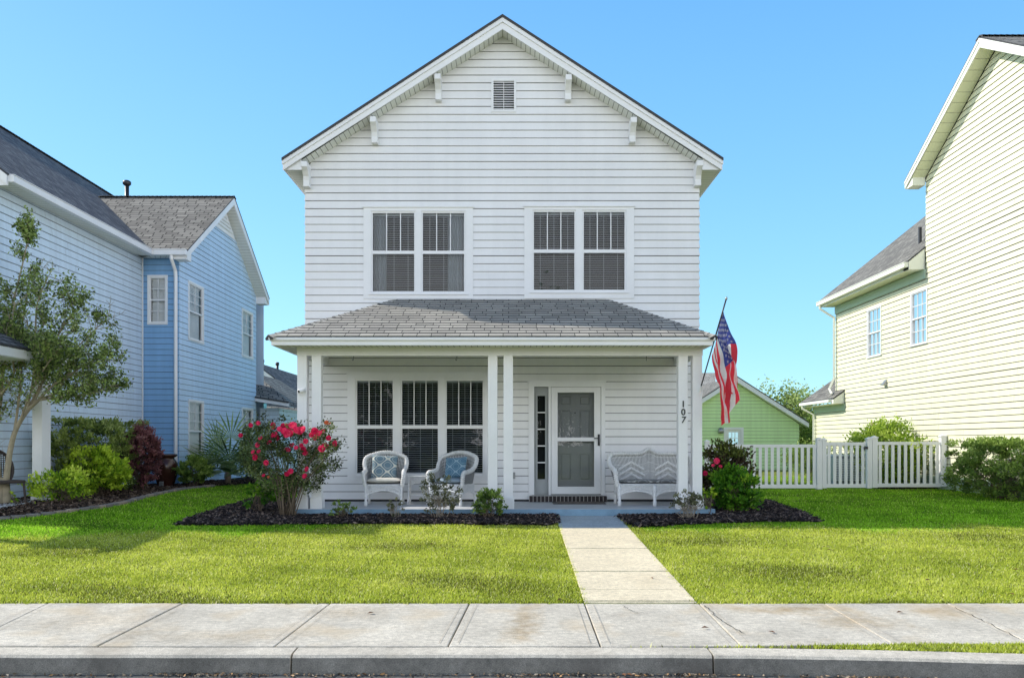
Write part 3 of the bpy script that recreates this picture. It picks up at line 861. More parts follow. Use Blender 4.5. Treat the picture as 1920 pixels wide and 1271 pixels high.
# grass blades
def grass():
    Ps = []
    def band(y0, y1, dens, xlim=None):
        xm = 0.66 * y1 + 4.0
        n = int(2 * xm * (y1 - y0) * dens)
        X = rng.uniform(-xm, xm, n); Y = rng.uniform(y0, y1, n)
        k = (np.abs(X) < 0.66 * Y + 0.6) | (rng.random(n) < .45)
        xl = (1096 - CX) * 7.58 / F + (Y - 7.58) / 6.14 * ((1041.5 - CX) * 13.72 - (1096 - CX) * 7.58) / F
        xr = (1308 - CX) * 7.58 / F + (Y - 7.58) / 6.14 * ((1158.5 - CX) * 13.72 - (1308 - CX) * 7.58) / F
        jt = 0.018 * np.sin(Y * 31) + 0.014 * np.sin(Y * 77 + 1) + 0.02 * rng.normal(size=n)
        k &= ~((X > xl + .01 + jt) & (X < xr - .01 + jt) & (Y < 13.8))
        k &= ~((Y < 7.60) & (np.sin(X * 23) + np.sin(X * 51 + 2) + rng.normal(size=n) * .8 < 0.2 + (7.575 - Y) * 40))
        k &= ~((X > -4.05) & (X < 3.66) & (Y > 13.7))
        k &= ~(X < -10) | (Y < 12)
        k &= ~(X > 11.65)
        for pj, _ in beds:
            k &= ~pip(pj, X, Y)
        Ps.append(np.stack([X[k], Y[k]], 1))
    band(7.545, 9.0, 9000); band(9.0, 10.5, 7000); band(10.5, 12.2, 5200); band(12.2, 14, 3600); band(14, 17, 1700); band(17, 21.4, 1100); band(21.4, 30, 350)
    # verge strip between sidewalk and kerb at the right
    n = 16000
    X = rng.uniform(0.9, 5.5, n); t = np.maximum(0, X - 0.9); ky = 6.215 - 0.0245 * t ** 1.9
    px_ = X / 6.22 * F + CX
    nd = 6.225 + np.maximum(0, px_ - 1300) * 0.00013
    lo = ky + 0.005; hi = nd - 0.015 + 0.02 * rng.random(n)
    k = (hi - lo > 0.02) | (rng.random(n) < 0.05)
    Y = lo + (hi - lo) * rng.random(n)
    k &= rng.random(n) < np.clip((X - 2.1) * 0.9, 0.05, 1)
    Ps.append(np.stack([X[k], Y[k]], 1))
    Q = np.concatenate(Ps); n = len(Q)
    X, Y = Q[:, 0], Q[:, 1]
    z = np.where(Y < 7.58, -(7.58 - Y) * 0.044, np.where(Y < 13.7, 0.268 * (Y - 7.58) / 6.12, 0.268))
    s1 = np.clip((-X - 5.5) / 2.5, 0, 1); s1 = s1 * s1 * (3 - 2 * s1); s2 = np.clip((Y - 11) / 4, 0, 1); s2 = s2 * s2 * (3 - 2 * s2)
    z = z + 0.11 * s1 * s2
    hgt = (0.014 + 0.024 * rng.random(n) ** 1.5) * np.where(Y > 13, 1.25, 1.0)
    edge = np.clip((7.72 - Y) / 0.15, 0, 1) * (Y > 7.5)
    hgt *= 1 + 0.25 * edge
    a = rng.uniform(0, 2 * np.pi, n); lean = 0.35 + 0.55 * rng.random(n)
    ww = (0.0035 + 0.0035 * rng.random(n)) * np.where(Y > 12, 1.6, 1.0)
    hgt *= 0.75 + 0.45 * (0.5 + 0.5 * np.sin(X * 17 + 2 * np.sin(Y * 9)) * np.sin(Y * 15 + 1.7 * np.sin(X * 11)))
    dx, dy = np.cos(a), np.sin(a)
    B = np.stack([X, Y, z - 0.004], 1)
    side = np.stack([-dy, dx, np.zeros(n)], 1) * ww[:, None]
    T = B + np.stack([dx * lean * hgt, dy * lean * hgt, hgt], 1)
    # tone: patches of greener and yellower turf
    pat = 0.5 + 0.22 * np.sin(X * 1.7 + 1.3 * np.sin(Y * 1.1)) * np.sin(Y * 2.1 + X * 0.7) + 0.18 * np.sin(X * 4.3 + Y * 3.1) * np.sin(Y * 5.0 - X * 2.2)
    rnd = np.clip(0.28 + 0.42 * rng.random(n) + 0.40 * (pat - 0.5) - 0.12 * np.clip((Y - 12.5) / 2, 0, 1) - 0.35 * edge * rng.random(n), 0, 1)
    thin = np.clip(np.sin(X * 0.9 + 2.0 * np.sin(Y * 0.8 + 1)) * np.sin(Y * 1.7 + 0.6 * X) - 0.55, 0, 1)
    rnd = np.where(rng.random(n) < thin * 1.3, rng.random(n) * 0.25, rnd)
    rnd = np.where(rng.random(n) < 0.13, rng.random(n) * 0.12, rnd)
    dry = rng.random(n) < 0.06
    rnd[dry] = 1.0
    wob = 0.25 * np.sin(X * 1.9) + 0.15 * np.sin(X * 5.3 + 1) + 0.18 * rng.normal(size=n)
    lush = (Y > 12.35 + wob - 0.35 * (X < -3) - 0.5 * (X < -5.5)) & ((X > 2.0) | (X < -2.6))  # where house shade falls; these blades get the painted shade green
    for nm, sel, mt, lab in (('grass', ~lush, 'grass', 'short sunny yellow green lawn grass in front of the houses'), ('grass', lush, 'grass_shade', 'lawn grass between and beside the houses in its painted shade green')):
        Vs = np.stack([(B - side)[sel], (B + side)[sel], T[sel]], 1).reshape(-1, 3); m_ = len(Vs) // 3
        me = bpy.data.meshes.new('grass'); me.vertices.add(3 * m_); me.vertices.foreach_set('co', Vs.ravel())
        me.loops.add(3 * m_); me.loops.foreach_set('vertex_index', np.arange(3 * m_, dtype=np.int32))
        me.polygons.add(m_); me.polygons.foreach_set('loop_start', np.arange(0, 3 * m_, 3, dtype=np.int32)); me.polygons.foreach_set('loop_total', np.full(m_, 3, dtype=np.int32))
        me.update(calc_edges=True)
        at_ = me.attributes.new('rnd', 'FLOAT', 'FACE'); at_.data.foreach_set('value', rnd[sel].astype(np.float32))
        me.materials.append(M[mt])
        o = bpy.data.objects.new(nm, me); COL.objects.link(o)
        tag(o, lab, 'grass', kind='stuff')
grass()

# ================================================================== WHITE HOUSE
D0 = 15.54; S0 = F / D0
wx = lambda px: (px - CX) / S0
wz = lambda py: EYE + (HY - py) / S0
XL, XR, XC = -4.01, 3.63, -0.18
house = thing('white_house', 'white two storey house with lap siding, front gable and full width porch', 'house', (XC, D0, 0.27))
front = frame((0, D0, 0), (1, 0, 0), (0, -1, 0))
# openings = outer casings
up_l = (wx(682), wx(887), wz(561), wz(390)); up_r = (wx(983), wx(1188.5), wz(560), wz(389))
low3 = (wx(652), wx(914.7), wz(900.6), wz(701)); dor = (wx(991), wx(1134.5), 0.40, wz(716))
vent = (wx(921), wx(968), wz(211.5), wz(149))
ZAPEX = EYE + 7.875
lo = lambda z: max(XL, XC - (ZAPEX - z) / 0.654)
hi = lambda z: min(XR, XC + (ZAPEX - z) / 0.654)
mb = MB()
siding(mb, front, 0.43, ZAPEX - 0.01, 0.421, lo, hi, [up_l, up_r, low3, dor, vent], joints=False)
left_f = frame((XL, 0, 0), (0, 1, 0), (-1, 0, 0)); right_f = frame((XR, 0, 0), (0, 1, 0), (1, 0, 0))
siding(mb, left_f, 0.30, EYE + 5.23, 0.421, D0, 27.0)
siding(mb, right_f, 0.30, EYE + 5.23, 0.421, D0, 27.0)
mb.poly([(XL, 27, 0.2), (XR, 27, 0.2), (XR, 27, EYE + 5.23), (XC, 27, EYE + 7.9), (XL, 27, EYE + 5.23)], 0)
mb.build('wall', [M['white_siding'], M['gap']], house)
mb = MB()   # foundation strip and interior floors
mb.box(XL + .01, XR - .01, D0 - 0.004, D0 + 0.2, 0.1, 0.43)
mb.build('foundation', M['black'], house)
mb = MB()
mb.box(XL + .1, XR - .1, D0 + 0.3, 26.8, 3.1, 3.3); mb.box(XL + .1, XR - .1, D0 + 0.25, 26.8, 0.3, 0.42); mb.box(XL + .1, XR - .1, D0 + 0.25, 26.8, 6.5, 6.6)
mb.box(XL + .1, XR - .1, D0 + 2.6, D0 + 2.7, 0.4, 6.5); mb.box(wx(950), wx(960), D0 + 0.25, D0 + 2.6, 0.4, 6.5)
mb.build('interior', M['room'], house)

# main roof
RD = 15.19; EL = XC - 4.19; ER = XC + 4.19; ZE = EYE + 5.40; ZR = EYE + 8.12
mb = MB()
RD -= .03
slope(mb, (EL, RD, ZE), (EL, 27.4, ZE), (XC, 27.4, ZR), (XC, RD, ZR), 0.05)
slope(mb, (ER, RD, ZE), (ER, 27.4, ZE), (XC, 27.4, ZR), (XC, RD, ZR), 0.05)
RD += .03
mb.build('roof', [M['roof_grey'], M['roof_edge']], house)
mb = MB()   # rake boards with moulding
for s, xe in ((-1, EL), (1, ER)):
    z0e, z0a = ZE - 0.052, ZR - 0.052
    xi = xe - s * 0.012
    za_i = z0e + 0.012 * 0.654
    mb.prism([(xi, RD + 0.01, za_i), (XC, RD + 0.01, z0a), (XC, RD + 0.01, z0a - 0.215), (xi, RD + 0.01, za_i - 0.18)], (0, 0.025, 0))
    mb.prism([(xe, RD - 0.012, z0e), (XC, RD - 0.012, z0a), (XC, RD - 0.012, z0a - 0.085), (xe, RD - 0.012, z0e - 0.07)], (0, 0.021, 0))
    # eave fascia along the side
    mb.box(min(xi, xi - s * .02), max(xi, xi - s * .02), RD + 0.04, 27.3, EYE + 5.20, EYE + 5.36)
    # end of the boxed eave
    xw = XL if s < 0 else XR
    mb.prism([(xi - s * .004, RD + .058, EYE + 5.199), (xw, RD + .058, EYE + 5.199), (xw, RD + .058, ZR - .20 - abs(xw - XC) * .654), (xi - s * .004, RD + .058, ZE - .055)], (0, .02, 0))
mb.build('rake_board', M['trim'], house)
mb = MB()
zu = lambda x: ZR - 0.245 - abs(x - XC) * 0.654
for s, xe in ((-1, EL), (1, ER)):
    xw = XL if s < 0 else XR
    xo = xw + s * 0.0
    soffit_strip(mb, (XC, RD + 0.035, zu(XC)), (xo, RD + 0.035, zu(xo)), (XC, D0 + .02, zu(XC)), (xo, D0 + .02, zu(xo)), 0.105, 0.011)
    xi = xe - s * .03
    soffit_strip(mb, (xw, RD + 0.06, EYE + 5.215), (xw, 27.2, EYE + 5.215), (xi, RD + 0.06, EYE + 5.215), (xi, 27.2, EYE + 5.215), 0.105, 0.009)
mb.build('soffit', [M['soffit'], M['gap_light']], house)
# brackets under the rakes
for (px, pt, pb) in ((573.5, 302, 352), (701.5, 218, 270), (821.5, 136, 190), (1065.5, 136, 190), (1186.5, 215, 269), (1309.5, 300, 350)):
    x = (px - CX) / 97.6; wd = 0.058
    zt = EYE + (HY - pt) / 98.6; zb = EYE + (HY - pb) / 97.0
    zt2 = zu(x) - 0.004 - 0.04
    zt = min(zt, zt2) if abs(x - XC) < 3.8 else EYE + 5.20
    b = MB()
    h = zt - zb
    prof = [(D0 - .012, zt), (RD + .03, zt), (RD + .03, zt - 0.10), (RD + .10, zt - 0.15), (RD + .18, zt - .24), (RD + 0.20, zt - h + .12), (RD + .20, zb), (D0 - .012, zb)]
    b.prism([(x - wd, y, z) for y, z in prof], (2 * wd, 0, 0))
    b.build('eave_bracket', M['trim'], house, False, 0.006)
# gable vent
b = MB()
u0, u1, z0, z1 = vent; fw = 0.045
for a in ((u0, u0 + fw, z0, z1), (u1 - fw, u1, z0, z1), (u0 + fw, u1 - fw, z0, z0 + fw), (u0 + fw, u1 - fw, z1 - fw, z1)):
    b.fbox(front, a[0], a[1], -0.02, 0.032, a[2], a[3])
n = 12
for i in range(n):
    z = z0 + fw + (z1 - z0 - 2 * fw) * (i + 0.2) / n
    b.poly([front(u0 + fw, 0.02, z), front(u1 - fw, 0.02, z), front(u1 - fw, -0.03, z + 0.042), front(u0 + fw, -0.03, z + 0.042)])
    b.poly([front(u0 + fw, 0.02, z), front(u1 - fw, 0.02, z), front(u1 - fw, 0.02, z + .008), front(u0 + fw, 0.02, z + .008)])
b.fbox(front, (u0 + u1) / 2 - .006, (u0 + u1) / 2 + .006, 0.02, 0.024, z0 + fw, z1 - fw)
b.fbox(front, u0 + .01, u1 - .01, -0.06, -0.05, z0, z1, 1)
b.build('gable_vent', [M['trim'], M['black']], house)

# windows
window(house, front, up_l, [(wx(699), wx(776.7)), (wx(792.8), wx(870.3))], wz(400), (wz(470.5), wz(476.5)), wz(546.7), M['trim'], (2, 0), 0, True, 12, [(wx(697), wx(722)), (wx(838), wx(872))], head=0.035)
window(house, front, up_r, [(wx(1001), wx(1077)), (wx(1094.5), wx(1171))], wz(398), (wz(468), wz(474.5)), wz(543.7), M['trim'], (2, 0), 0, True, 12, None, head=0.035)
window(house, front, low3, [(wx(669.6), wx(736.5)), (wx(753.9), wx(821)), (wx(837.6), wx(905))], wz(714), (wz(797), wz(803.5)), wz(886.8), M['trim'], (2, 0), 0, True, 3, None, head=0.035)

# door surround, sidelight, inner door, storm door
b = MB()
zt = wz(725); zf = wz(927.5)
b.fbox(front, wx(991), wx(1001.5), -0.02, 0.032, 0.43, wz(716)); b.fbox(front, wx(1127), wx(1134.5), -0.02, 0.032, 0.43, wz(716))
b.fbox(front, wx(1028.5), wx(1033), -0.12, 0.028, 0.43, zt); b.fbox(front, wx(1001.5), wx(1127), -0.02, 0.032, zt, wz(716))
b.fbox(front, wx(989), wx(1136.5), -0.02, 0.05, wz(716), wz(713.5))
b.build('door_frame', M['trim'], house)
b = MB()
s0, s1 = wx(1001.5), wx(1028.5); g0, g1 = wx(1008), wx(1022.5); gt, gb = wz(741.5), wz(898.5)
b.fbox(front, s0, g0, -0.12, -0.07, zf, zt); b.fbox(front, g1, s1, -0.12, -0.07, zf, zt)
b.fbox(front, g0, g1, -0.12, -0.07, gt, zt); b.fbox(front, g0, g1, -0.12, -0.07, zf, gb)
for (a, c) in ((s0 + .028, g0), (g1, s1 - .028)): b.fbox(front, a, c, -0.07, -0.055, gb - .04, gt + .04)
for (a, c) in ((gb - .04, gb), (gt, gt + .04)): b.fbox(front, g0, g1, -0.07, -0.055, a, c)
for i in range(1, 5):
    z = gb + (gt - gb) * i / 5; b.fbox(front, g0, g1, -0.085, -0.06, z - .011, z + .011, 1)
sd = b.build('sidelight', [M['door_grey'], M['trim']], house)
b = MB(); b.poly([front(g0, -0.095, gb), front(g1, -0.095, gb), front(g1, -0.095, gt), front(g0, -0.095, gt)]); b.build('pane', M['glass'], sd)
b = MB(); b.fbox(front, g0 - .02, g1 + .02, -0.2, -0.19, gb, gt); b.build('shade', M['room'], sd)
# inner six panel door
b = MB(); a0, a1 = wx(1035), wx(1125)
N0, N1 = -0.155, -0.115
pan = []
for (pa, pb) in ((1051.5, 1072), (1087, 1107.5)):
    pan += [(wx(pa), wx(pb), wz(900), wz(850)), (wx(pa), wx(pb), wz(828), wz(768)), (wx(pa), wx(pb), wz(759), wz(741))]
cols_ = [a0, wx(1051.5), wx(1072), wx(1087), wx(1107.5), a1]; rows_ = [zf, wz(900), wz(850), wz(828), wz(768), wz(759), wz(741), zt]
for i in range(5):
    for j in range(7):
        ispan = i in (1, 3) and j in (1, 3, 5)
        if not ispan: b.fbox(front, cols_[i], cols_[i + 1], N0, N1, rows_[j], rows_[j + 1])
for (x0, x1, z0, z1) in pan:
    b.fbox(front, x0, x1, N0, N1 - .022, z0, z1)
    b.hexa([front(x0 + .012, N1 - .021, z0 + .012), front(x1 - .012, N1 - .021, z0 + .012), front(x1 - .035, N1 - .006, z0 + .035), front(x0 + .035, N1 - .006, z0 + .035),
            front(x0 + .012, N1 - .021, z1 - .012), front(x1 - .012, N1 - .021, z1 - .012), front(x1 - .035, N1 - .006, z1 - .035), front(x0 + .035, N1 - .006, z1 - .035)])
dr = b.build('door', M['door_grey'], house)
b = MB(); b.lathe([(0.012, 0), (0.012, 0.01), (0.0, 0.012)], (0, 0, 0), 10)
b.v = [tuple(front(wx(1079), N1 + .001 + v[2], wz(773.5)) + Vector((v[0], 0, v[1]))) for v in b.v]
b.build('peephole', M['black'], dr)
# storm door
b = MB(); x0, x1 = wx(1033.6), wx(1126.4); gx0, gx1 = wx(1045.5), wx(1114); zt2 = wz(725.5); zb2 = wz(926)
gt, gb = wz(736), wz(912); m0, m1 = wz(827), wz(820)
b.fbox(front, x0, gx0, -0.03, 0.012, zb2, zt2); b.fbox(front, gx1, x1, -0.03, 0.012, zb2, zt2)
b.fbox(front, gx0, gx1, -0.03, 0.012, gt, zt2); b.fbox(front, gx0, gx1, -0.03, 0.012, zb2, gb); b.fbox(front, gx0, gx1, -0.028, 0.014, m0, m1)
for (p, q, r_, s_) in ((gx0 - .035, gx0 - .012, gb - .03, gt + .03), (gx1 + .012, gx1 + .035, gb - .03, gt + .03), (gx0 - .012, gx1 + .012, gt + .008, gt + .03), (gx0 - .012, gx1 + .012, gb - .03, gb - .008)):
    b.fbox(front, p, q, 0.012, 0.018, r_, s_)
sdn = b.build('storm_door', M['trim'], house, False, 0.003)
b = MB(); b.poly([front(gx0, -0.01, m1), front(gx1, -0.01, m1), front(gx1, -0.01, gt), front(gx0, -0.01, gt)]); b.poly([front(gx0, -0.012, gb), front(gx1, -0.012, gb), front(gx1, -0.012, m0), front(gx0, -0.012, m0)])
b.build('pane', M['door_glass'], sdn)
b = MB(); hx = wx(1122.5)
b.fbox(front, hx - .018, hx + .018, 0.012, 0.03, wz(835), wz(814)); b.tube([front(hx, 0.03, wz(822)), front(hx, 0.06, wz(822)), front(hx - .05, 0.065, wz(821)), front(hx - .10, 0.06, wz(822))], [.011, .01, .009, .007], 8)
b.build('door_handle', M['metal_dark'], sdn, True)
# brick threshold
b = MB(); bx0, bx1 = wx(992), wx(1136.5); n = 20
yb0 = D0 - 0.16
b.box(bx0, bx1, yb0 + .006, D0 - .005, 0.385, wz(929.5), 1)
for i in range(n):
    a = bx0 + (bx1 - bx0) * i / n + .006; c = bx0 + (bx1 - bx0) * (i + 1) / n - .006
    b.box(a, c, yb0, D0 - .004, 0.386, wz(929), 0)
b.build('brick_threshold', [M['brick'], M['mortar']], house)
b = MB(); b.box(bx0 + .05, bx1 - .08, D0 - .15, D0 - .02, wz(929) + .001, wz(927.2)); b.build('door_sill', M['metal_grey'], house)
# doorbell, outlet
b = MB(); b.fbox(front, wx(961), wx(965), 0.01, 0.045, wz(832), wz(821)); b.build('doorbell', M['trim'], house, False, .004)
b = MB(); b.fbox(front, wx(961), wx(966), 0.01, 0.05, wz(897), wz(885)); b.build('outlet_box', M['metal_grey'], house, False, .004)

# ---- porch
SP = 109.0; DP = F / SP
zfl = 0.388
b = MB(); b.box(-3.78, 3.49, DP - .03, D0 - .006, 0.15, zfl, 0)
b.m[-6:] = [1, 0, 1, 1, 1, 1]
b.build('porch_floor', [M['floor'], M['slab_blue']], house, False, 0.008)
PZT = EYE + 1.497
px_posts = [557.1, 584.2, 914.8, 944.0, 1272.0, 1299.0]
posts = []
for p in px_posts:
    b = MB(); x0 = (p - CX) / SP; wd = 0.163
    b.box(x0, x0 + wd, DP, DP + wd, zfl, PZT)
    b.box(x0 - .022, x0 + wd + .022, DP - .022, DP + wd + .022, zfl + .001, zfl + 0.19)
    b.box(x0 - .012, x0 + wd + .012, DP - .012, DP + wd + .012, zfl + .19, zfl + 0.21)
    posts.append(b.build('porch_post', M['trim'], house, False, 0.006))
# house number on the inner right post
def text_mesh(name, txt, size, loc, mat, parent, shear=0.0, ext=0.004):
    cu = bpy.data.curves.new(name, 'FONT'); cu.body = txt; cu.size = size; cu.align_x = 'CENTER'; cu.extrude = ext; cu.shear = shear; cu.offset = 0.0025
    tmp = bpy.data.objects.new('tmp', cu); COL.objects.link(tmp)
    bpy.context.view_layer.update()
    dg = bpy.context.evaluated_depsgraph_get()
    me = bpy.data.meshes.new_from_object(tmp.evaluated_get(dg))
    bpy.data.objects.remove(tmp)
    me.transform(Matrix.Translation(loc) @ Matrix.Rotation(R(90), 4, 'X'))
    me.materials.clear(); me.materials.append(mat)
    o = bpy.data.objects.new(name, me); COL.objects.link(o); put(o, parent)
    return o
nx = (1281.0 - CX) / SP
for ch, py in (('1', 763), ('0', 778), ('7', 792.5)):
    text_mesh('house_number', ch, 0.155, (nx, DP - 0.006, EYE + (HY - py) / SP), M['black'], posts[4], 0.12 if ch == '7' else 0.0)
# beams
b = MB(); bl, brr = -3.705, 3.285
b.box(bl, brr, DP + .004, DP + .16, PZT, EYE + 1.66)
b.box(bl + .003, bl + .15, DP + .16, D0 - .02, PZT + .003, EYE + 1.66); b.box(brr - .15, brr - .003, DP + .16, D0 - .02, PZT + .003, EYE + 1.66)
b.build('porch_beam', M['trim'], house, False, 0.005)
b = MB(); b.box(bl + .1, brr - .1, DP + .1, D0 - .01, EYE + 1.70, EYE + 1.72); b.build('porch_ceiling', M['trim'], house)
PL, PR, PF = -4.06, 3.39, 13.33
zpe = EYE + 1.775; zpt = EYE + 2.78
TL, TR = wx(745), wx(1135)
b = MB()
Dw = D0 - 0.02
slope(b, (PL, PF, zpe), (PR, PF, zpe), (TR, Dw, zpt), (TL, Dw, zpt), 0.014)
slope(b, (PL, Dw, zpe), (PL, PF, zpe), (TL, Dw, zpt), (TL, Dw, zpt), 0.035)
slope(b, (PR, PF, zpe), (PR, Dw, zpe), (TR, Dw, zpt), (TR, Dw, zpt), 0.035)
caps(b, (PL, PF, zpe), (TL, Dw, zpt), 0.22, 0.14); caps(b, (PR, PF, zpe), (TR, Dw, zpt), 0.22, 0.14)
# courses of the front slope stand a little proud of one another
nc = 16
for i in range(nc):
    t0 = i / nc; t1 = (i + 1) / nc
    P0 = Vector((PL, PF, zpe)).lerp(Vector((TL, Dw, zpt)), t0); Q0 = Vector((PR, PF, zpe)).lerp(Vector((TR, Dw, zpt)), t0)
    P1 = Vector((PL, PF, zpe)).lerp(Vector((TL, Dw, zpt)), t1); Q1 = Vector((PR, PF, zpe)).lerp(Vector((TR, Dw, zpt)), t1)
    up = Vector((0, -0.42, 0.9)); hs = 0.016 if i else 0.010
    n = 26
    ln = (Vector((TL, Dw, zpt)) - Vector((TL, PF, zpe))).length
    ua, ub = P0.x - PL + 50, Q0.x - PL + 50
    rh = ln / nc
    v0, v1 = i * 0.14 + .004, (i + 1) * .14 - .001
    b.poly([P0 + up * hs, Q0 + up * hs, Q1 + up * 0.004, P1 + up * 0.004], 0, [(ua, v0), (ub, v0), (Q1.x - PL + 50, v1), (P1.x - PL + 50, v1)])
    b.poly([P0, Q0, Q0 + up * hs, P0 + up * hs], 1 if i else 0, None if i else [(ua, .03), (ub, .03), (ub, .05), (ua, .05)])
b.build('porch_roof', [M['roof_grey'], M['roof_edge']], house)
b = MB()
def band(x0, x1, y0, y1, z0, z1, th, bm_):
    bm_.box(x0, x1, y0, y0 + th, z0, z1); bm_.box(x0, x0 + th, y0 + th, y1, z0, z1); bm_.box(x1 - th, x1, y0 + th, y1, z0, z1)
band(PL + .035, PR - .035, PF + .035, Dw, EYE + 1.628, EYE + 1.742, .03, b)
band(PL + .01, PR - .01, PF + .01, Dw, EYE + 1.70, EYE + 1.738, .022, b)
band(PL + .0, PR - .0, PF + .0, Dw, EYE + 1.715, EYE + 1.758, .012, b)
b.build('porch_fascia', M['trim'], house, False, 0.004)
b = MB()
zs = EYE + 1.638
soffit_strip(b, (PL + .06, PF + .06, zs), (PR - .06, PF + .06, zs), (PL + .06, DP + .01, zs), (PR - .06, DP + .01, zs), 0.10, 0.01)
soffit_strip(b, (PL + .06, DP + .012, zs), (PL + .06, Dw, zs), (bl + .01, DP + .012, zs), (bl + .01, Dw, zs), 0.10, 0.01)
soffit_strip(b, (PR - .06, DP + .012, zs), (PR - .06, Dw, zs), (brr - .002, DP + .012, zs), (brr - .002, Dw, zs), 0.10, 0.01)
b.build('porch_soffit', [M['soffit'], M['gap_light']], house)
for (p, q) in ((664, 0), (857, 0), (1211, 1)):
    x = (p - CX) / 108; z = PZT
    b = MB()
    pts = [(x, DP + .08, z + .004), (x, DP + .08, z - .035)]
    if not q: pts += [(x + .012 * math.cos(a) - .012, DP + .08, z - .05 - .022 * math.sin(a)) for a in np.linspace(-0.3, math.pi + .3, 9)]
    else: pts += [(x, DP + .08, z - .08)]
    b.tube(pts, .0045, 6); b.build('plant_hook', M['metal_dark'], house, True)

# security camera on the left corner post
t = thing('security_camera', 'small white security camera mounted on the left corner porch post', 'camera', at(566, 733, DP))
b = MB(); c = at(567, 736, DP - .001); b.box(c.x - .03, c.x + .03, DP - .02, DP - .001, c.z - .05, c.z + .05); b.build('mount', M['trim'], t, False, .004)
b = MB(); c = at(565, 733, DP - .06); b.tube([(c.x + .05, c.y + .05, c.z + .02), (c.x, c.y, c.z), (c.x - .03, c.y - .05, c.z - .01)], [.03, .034, .034], 12); b.build('body', M['trim'], t, True)
b = MB(); b.tube([(c.x - .030, c.y - .051, c.z - .01), (c.x - .034, c.y - .056, c.z - .012)], [.024, .022], 12); b.build('lens', M['black'], t)

# doormat
b = MB()
p0 = at(1035, 945, 0); yA, yB = D0 - 0.17, D0 - 0.72
mx0, mx1 = wx(1034), wx(1129)
t = thing('doormat', 'dark patterned doormat lying in front of the storm door', 'doormat', ((mx0 + mx1) / 2, (yA + yB) / 2, zfl))
b.box(mx0, mx1, yB, yA, zfl + .001, zfl + .014); b.build('border', M['black'], t, False, .004)
M['mat_centre'] = paint('mat_pattern', (0.16, 0.13, 0.11), 0.95, 0.9, 12, 0.4, 120)
b = MB(); b.box(mx0 + .09, mx1 - .09, yB + .08, yA - .08, zfl + .013, zfl + .018); b.build('pile', M['mat_centre'], t)

# ================================================================== FLAG
def star_pts(c, ux, uy, r):
    out = []
    for k in range(10):
        a = math.pi / 2 + k * math.pi / 5; q = r if k % 2 == 0 else r * 0.4
        out.append(c + ux * (q * math.cos(a)) + uy * (q * math.sin(a)))
    return out
M['flag_red'] = leafmat('flag_red', [(0.85, 0.07, 0.10)], 0.55, 0.8)
M['flag_white'] = leafmat('flag_white', [(0.95, 0.92, 0.92)], 0.6, 0.8)
M['flag_blue'] = leafmat('flag_blue', [(0.07, 0.09, 0.34)], 0.5, 0.8)
fa = at(1312, 733, DP - .02); fb = at(1361, 563, DP - 0.62)
t = thing('flag', 'stars and stripes flag drooping from an angled pole on the right porch post', 'flag', fa)
b = MB(); b.box(fa.x - .025, fa.x + .022, DP - .012, DP - .001, fa.z - .07, fa.z + .05); b.tube([fa + Vector((0, .01, -.01)), fa + (fb - fa) * 0.06], [.022, .02], 10); b.build('bracket', M['trim'], t)
b = MB()
L_ = fb - fa
b.tube([fa + L_ * .02, fa + L_ * 0.55], .0115, 10); b.tube([fa + L_ * 0.55, fb], .013, 10)
b.build('pole', M['black'], t, True)
b = MB(); b.tube([fb, fb + L_.normalized() * .03, fb + L_.normalized() * .06], [.013, .022, .006], 10); b.build('finial', M['metal_grey'], t, True)
def flag_pt(u, v):
    """u: along hoist 0 top (upper pole end) .. 1; v: along fly 0..1"""
    h = fa + L_ * (0.90 - 0.50 * u)
    drop = 1.42 * v
    g = smooth(min(1, v * 1.6))
    cx_ = fa.x + 0.40 + 0.02 * v
    # gathered width shrinks towards the fly; folds run down the cloth
    xh = h.x * (1 - g) + g * (cx_ + (0.5 - u) * 0.27)
    zz = h.z - drop * (0.97 - 0.10 * u) * (1 - 0.04 * math.sin(7 * u)) - 0.0
    ph = u * 13.0 + 2.0 * v
    amp = 0.085 * smooth(v * 2.2)
    yy = h.y * (1 - .5 * g) + (fa.y - 0.42) * .5 * g + amp * math.sin(ph) + 0.03 * math.sin(3 * v + u * 5)
    xh += 0.085 * smooth(v * 2) * math.cos(ph * 0.9 + 0.6) + 0.03 * math.sin(5.0 * v + 2 * u)
    cr = smooth(v * 3)
    xh += cr * .035 * mnoise.noise(Vector((u * 5, v * 4.5, 1.7))); yy += cr * .10 * mnoise.noise(Vector((u * 4, v * 5.5, 9.1)))
    return Vector((xh, yy, zz + 0.05 * v * math.sin(u * 9) + cr * .07 * mnoise.noise(Vector((u * 6, v * 3, 4.4)))))
b = MB(); nu, nv = 52, 48
for i in range(nu):
    for j in range(nv):
        u0_, u1_ = i / nu, (i + 1) / nu; v0_, v1_ = j / nv, (j + 1) / nv
        um = (i + .5) / nu; vm = (j + .5) / nv
        stripe = int(um * 13)
        mi = 2 if (stripe < 7 and vm < 0.40) else (0 if stripe % 2 == 0 else 1)
        b.poly([flag_pt(u0_, v0_), flag_pt(u1_, v0_), flag_pt(u1_, v1_), flag_pt(u0_, v1_)], mi)
for r_ in range(9):
    for c_ in range(6 if r_ % 2 == 0 else 5):
        u = (r_ + 1) / 10 * 7 / 13; v = ((c_ * 2 + (1 if r_ % 2 == 0 else 2)) / 12) * 0.40
        p = flag_pt(u, v); du = (flag_pt(u + .01, v) - flag_pt(u - .01, v)).normalized(); dv = (flag_pt(u, v + .01) - flag_pt(u, v - .01)).normalized()
        nn = du.cross(dv).normalized()
        for sg in (-1, 1):
            b.poly(star_pts(p + nn * .004 * sg, -du, dv, 0.031), 1)
fo = b.build('cloth', [M['flag_red'], M['flag_white'], M['flag_blue']], t, True)

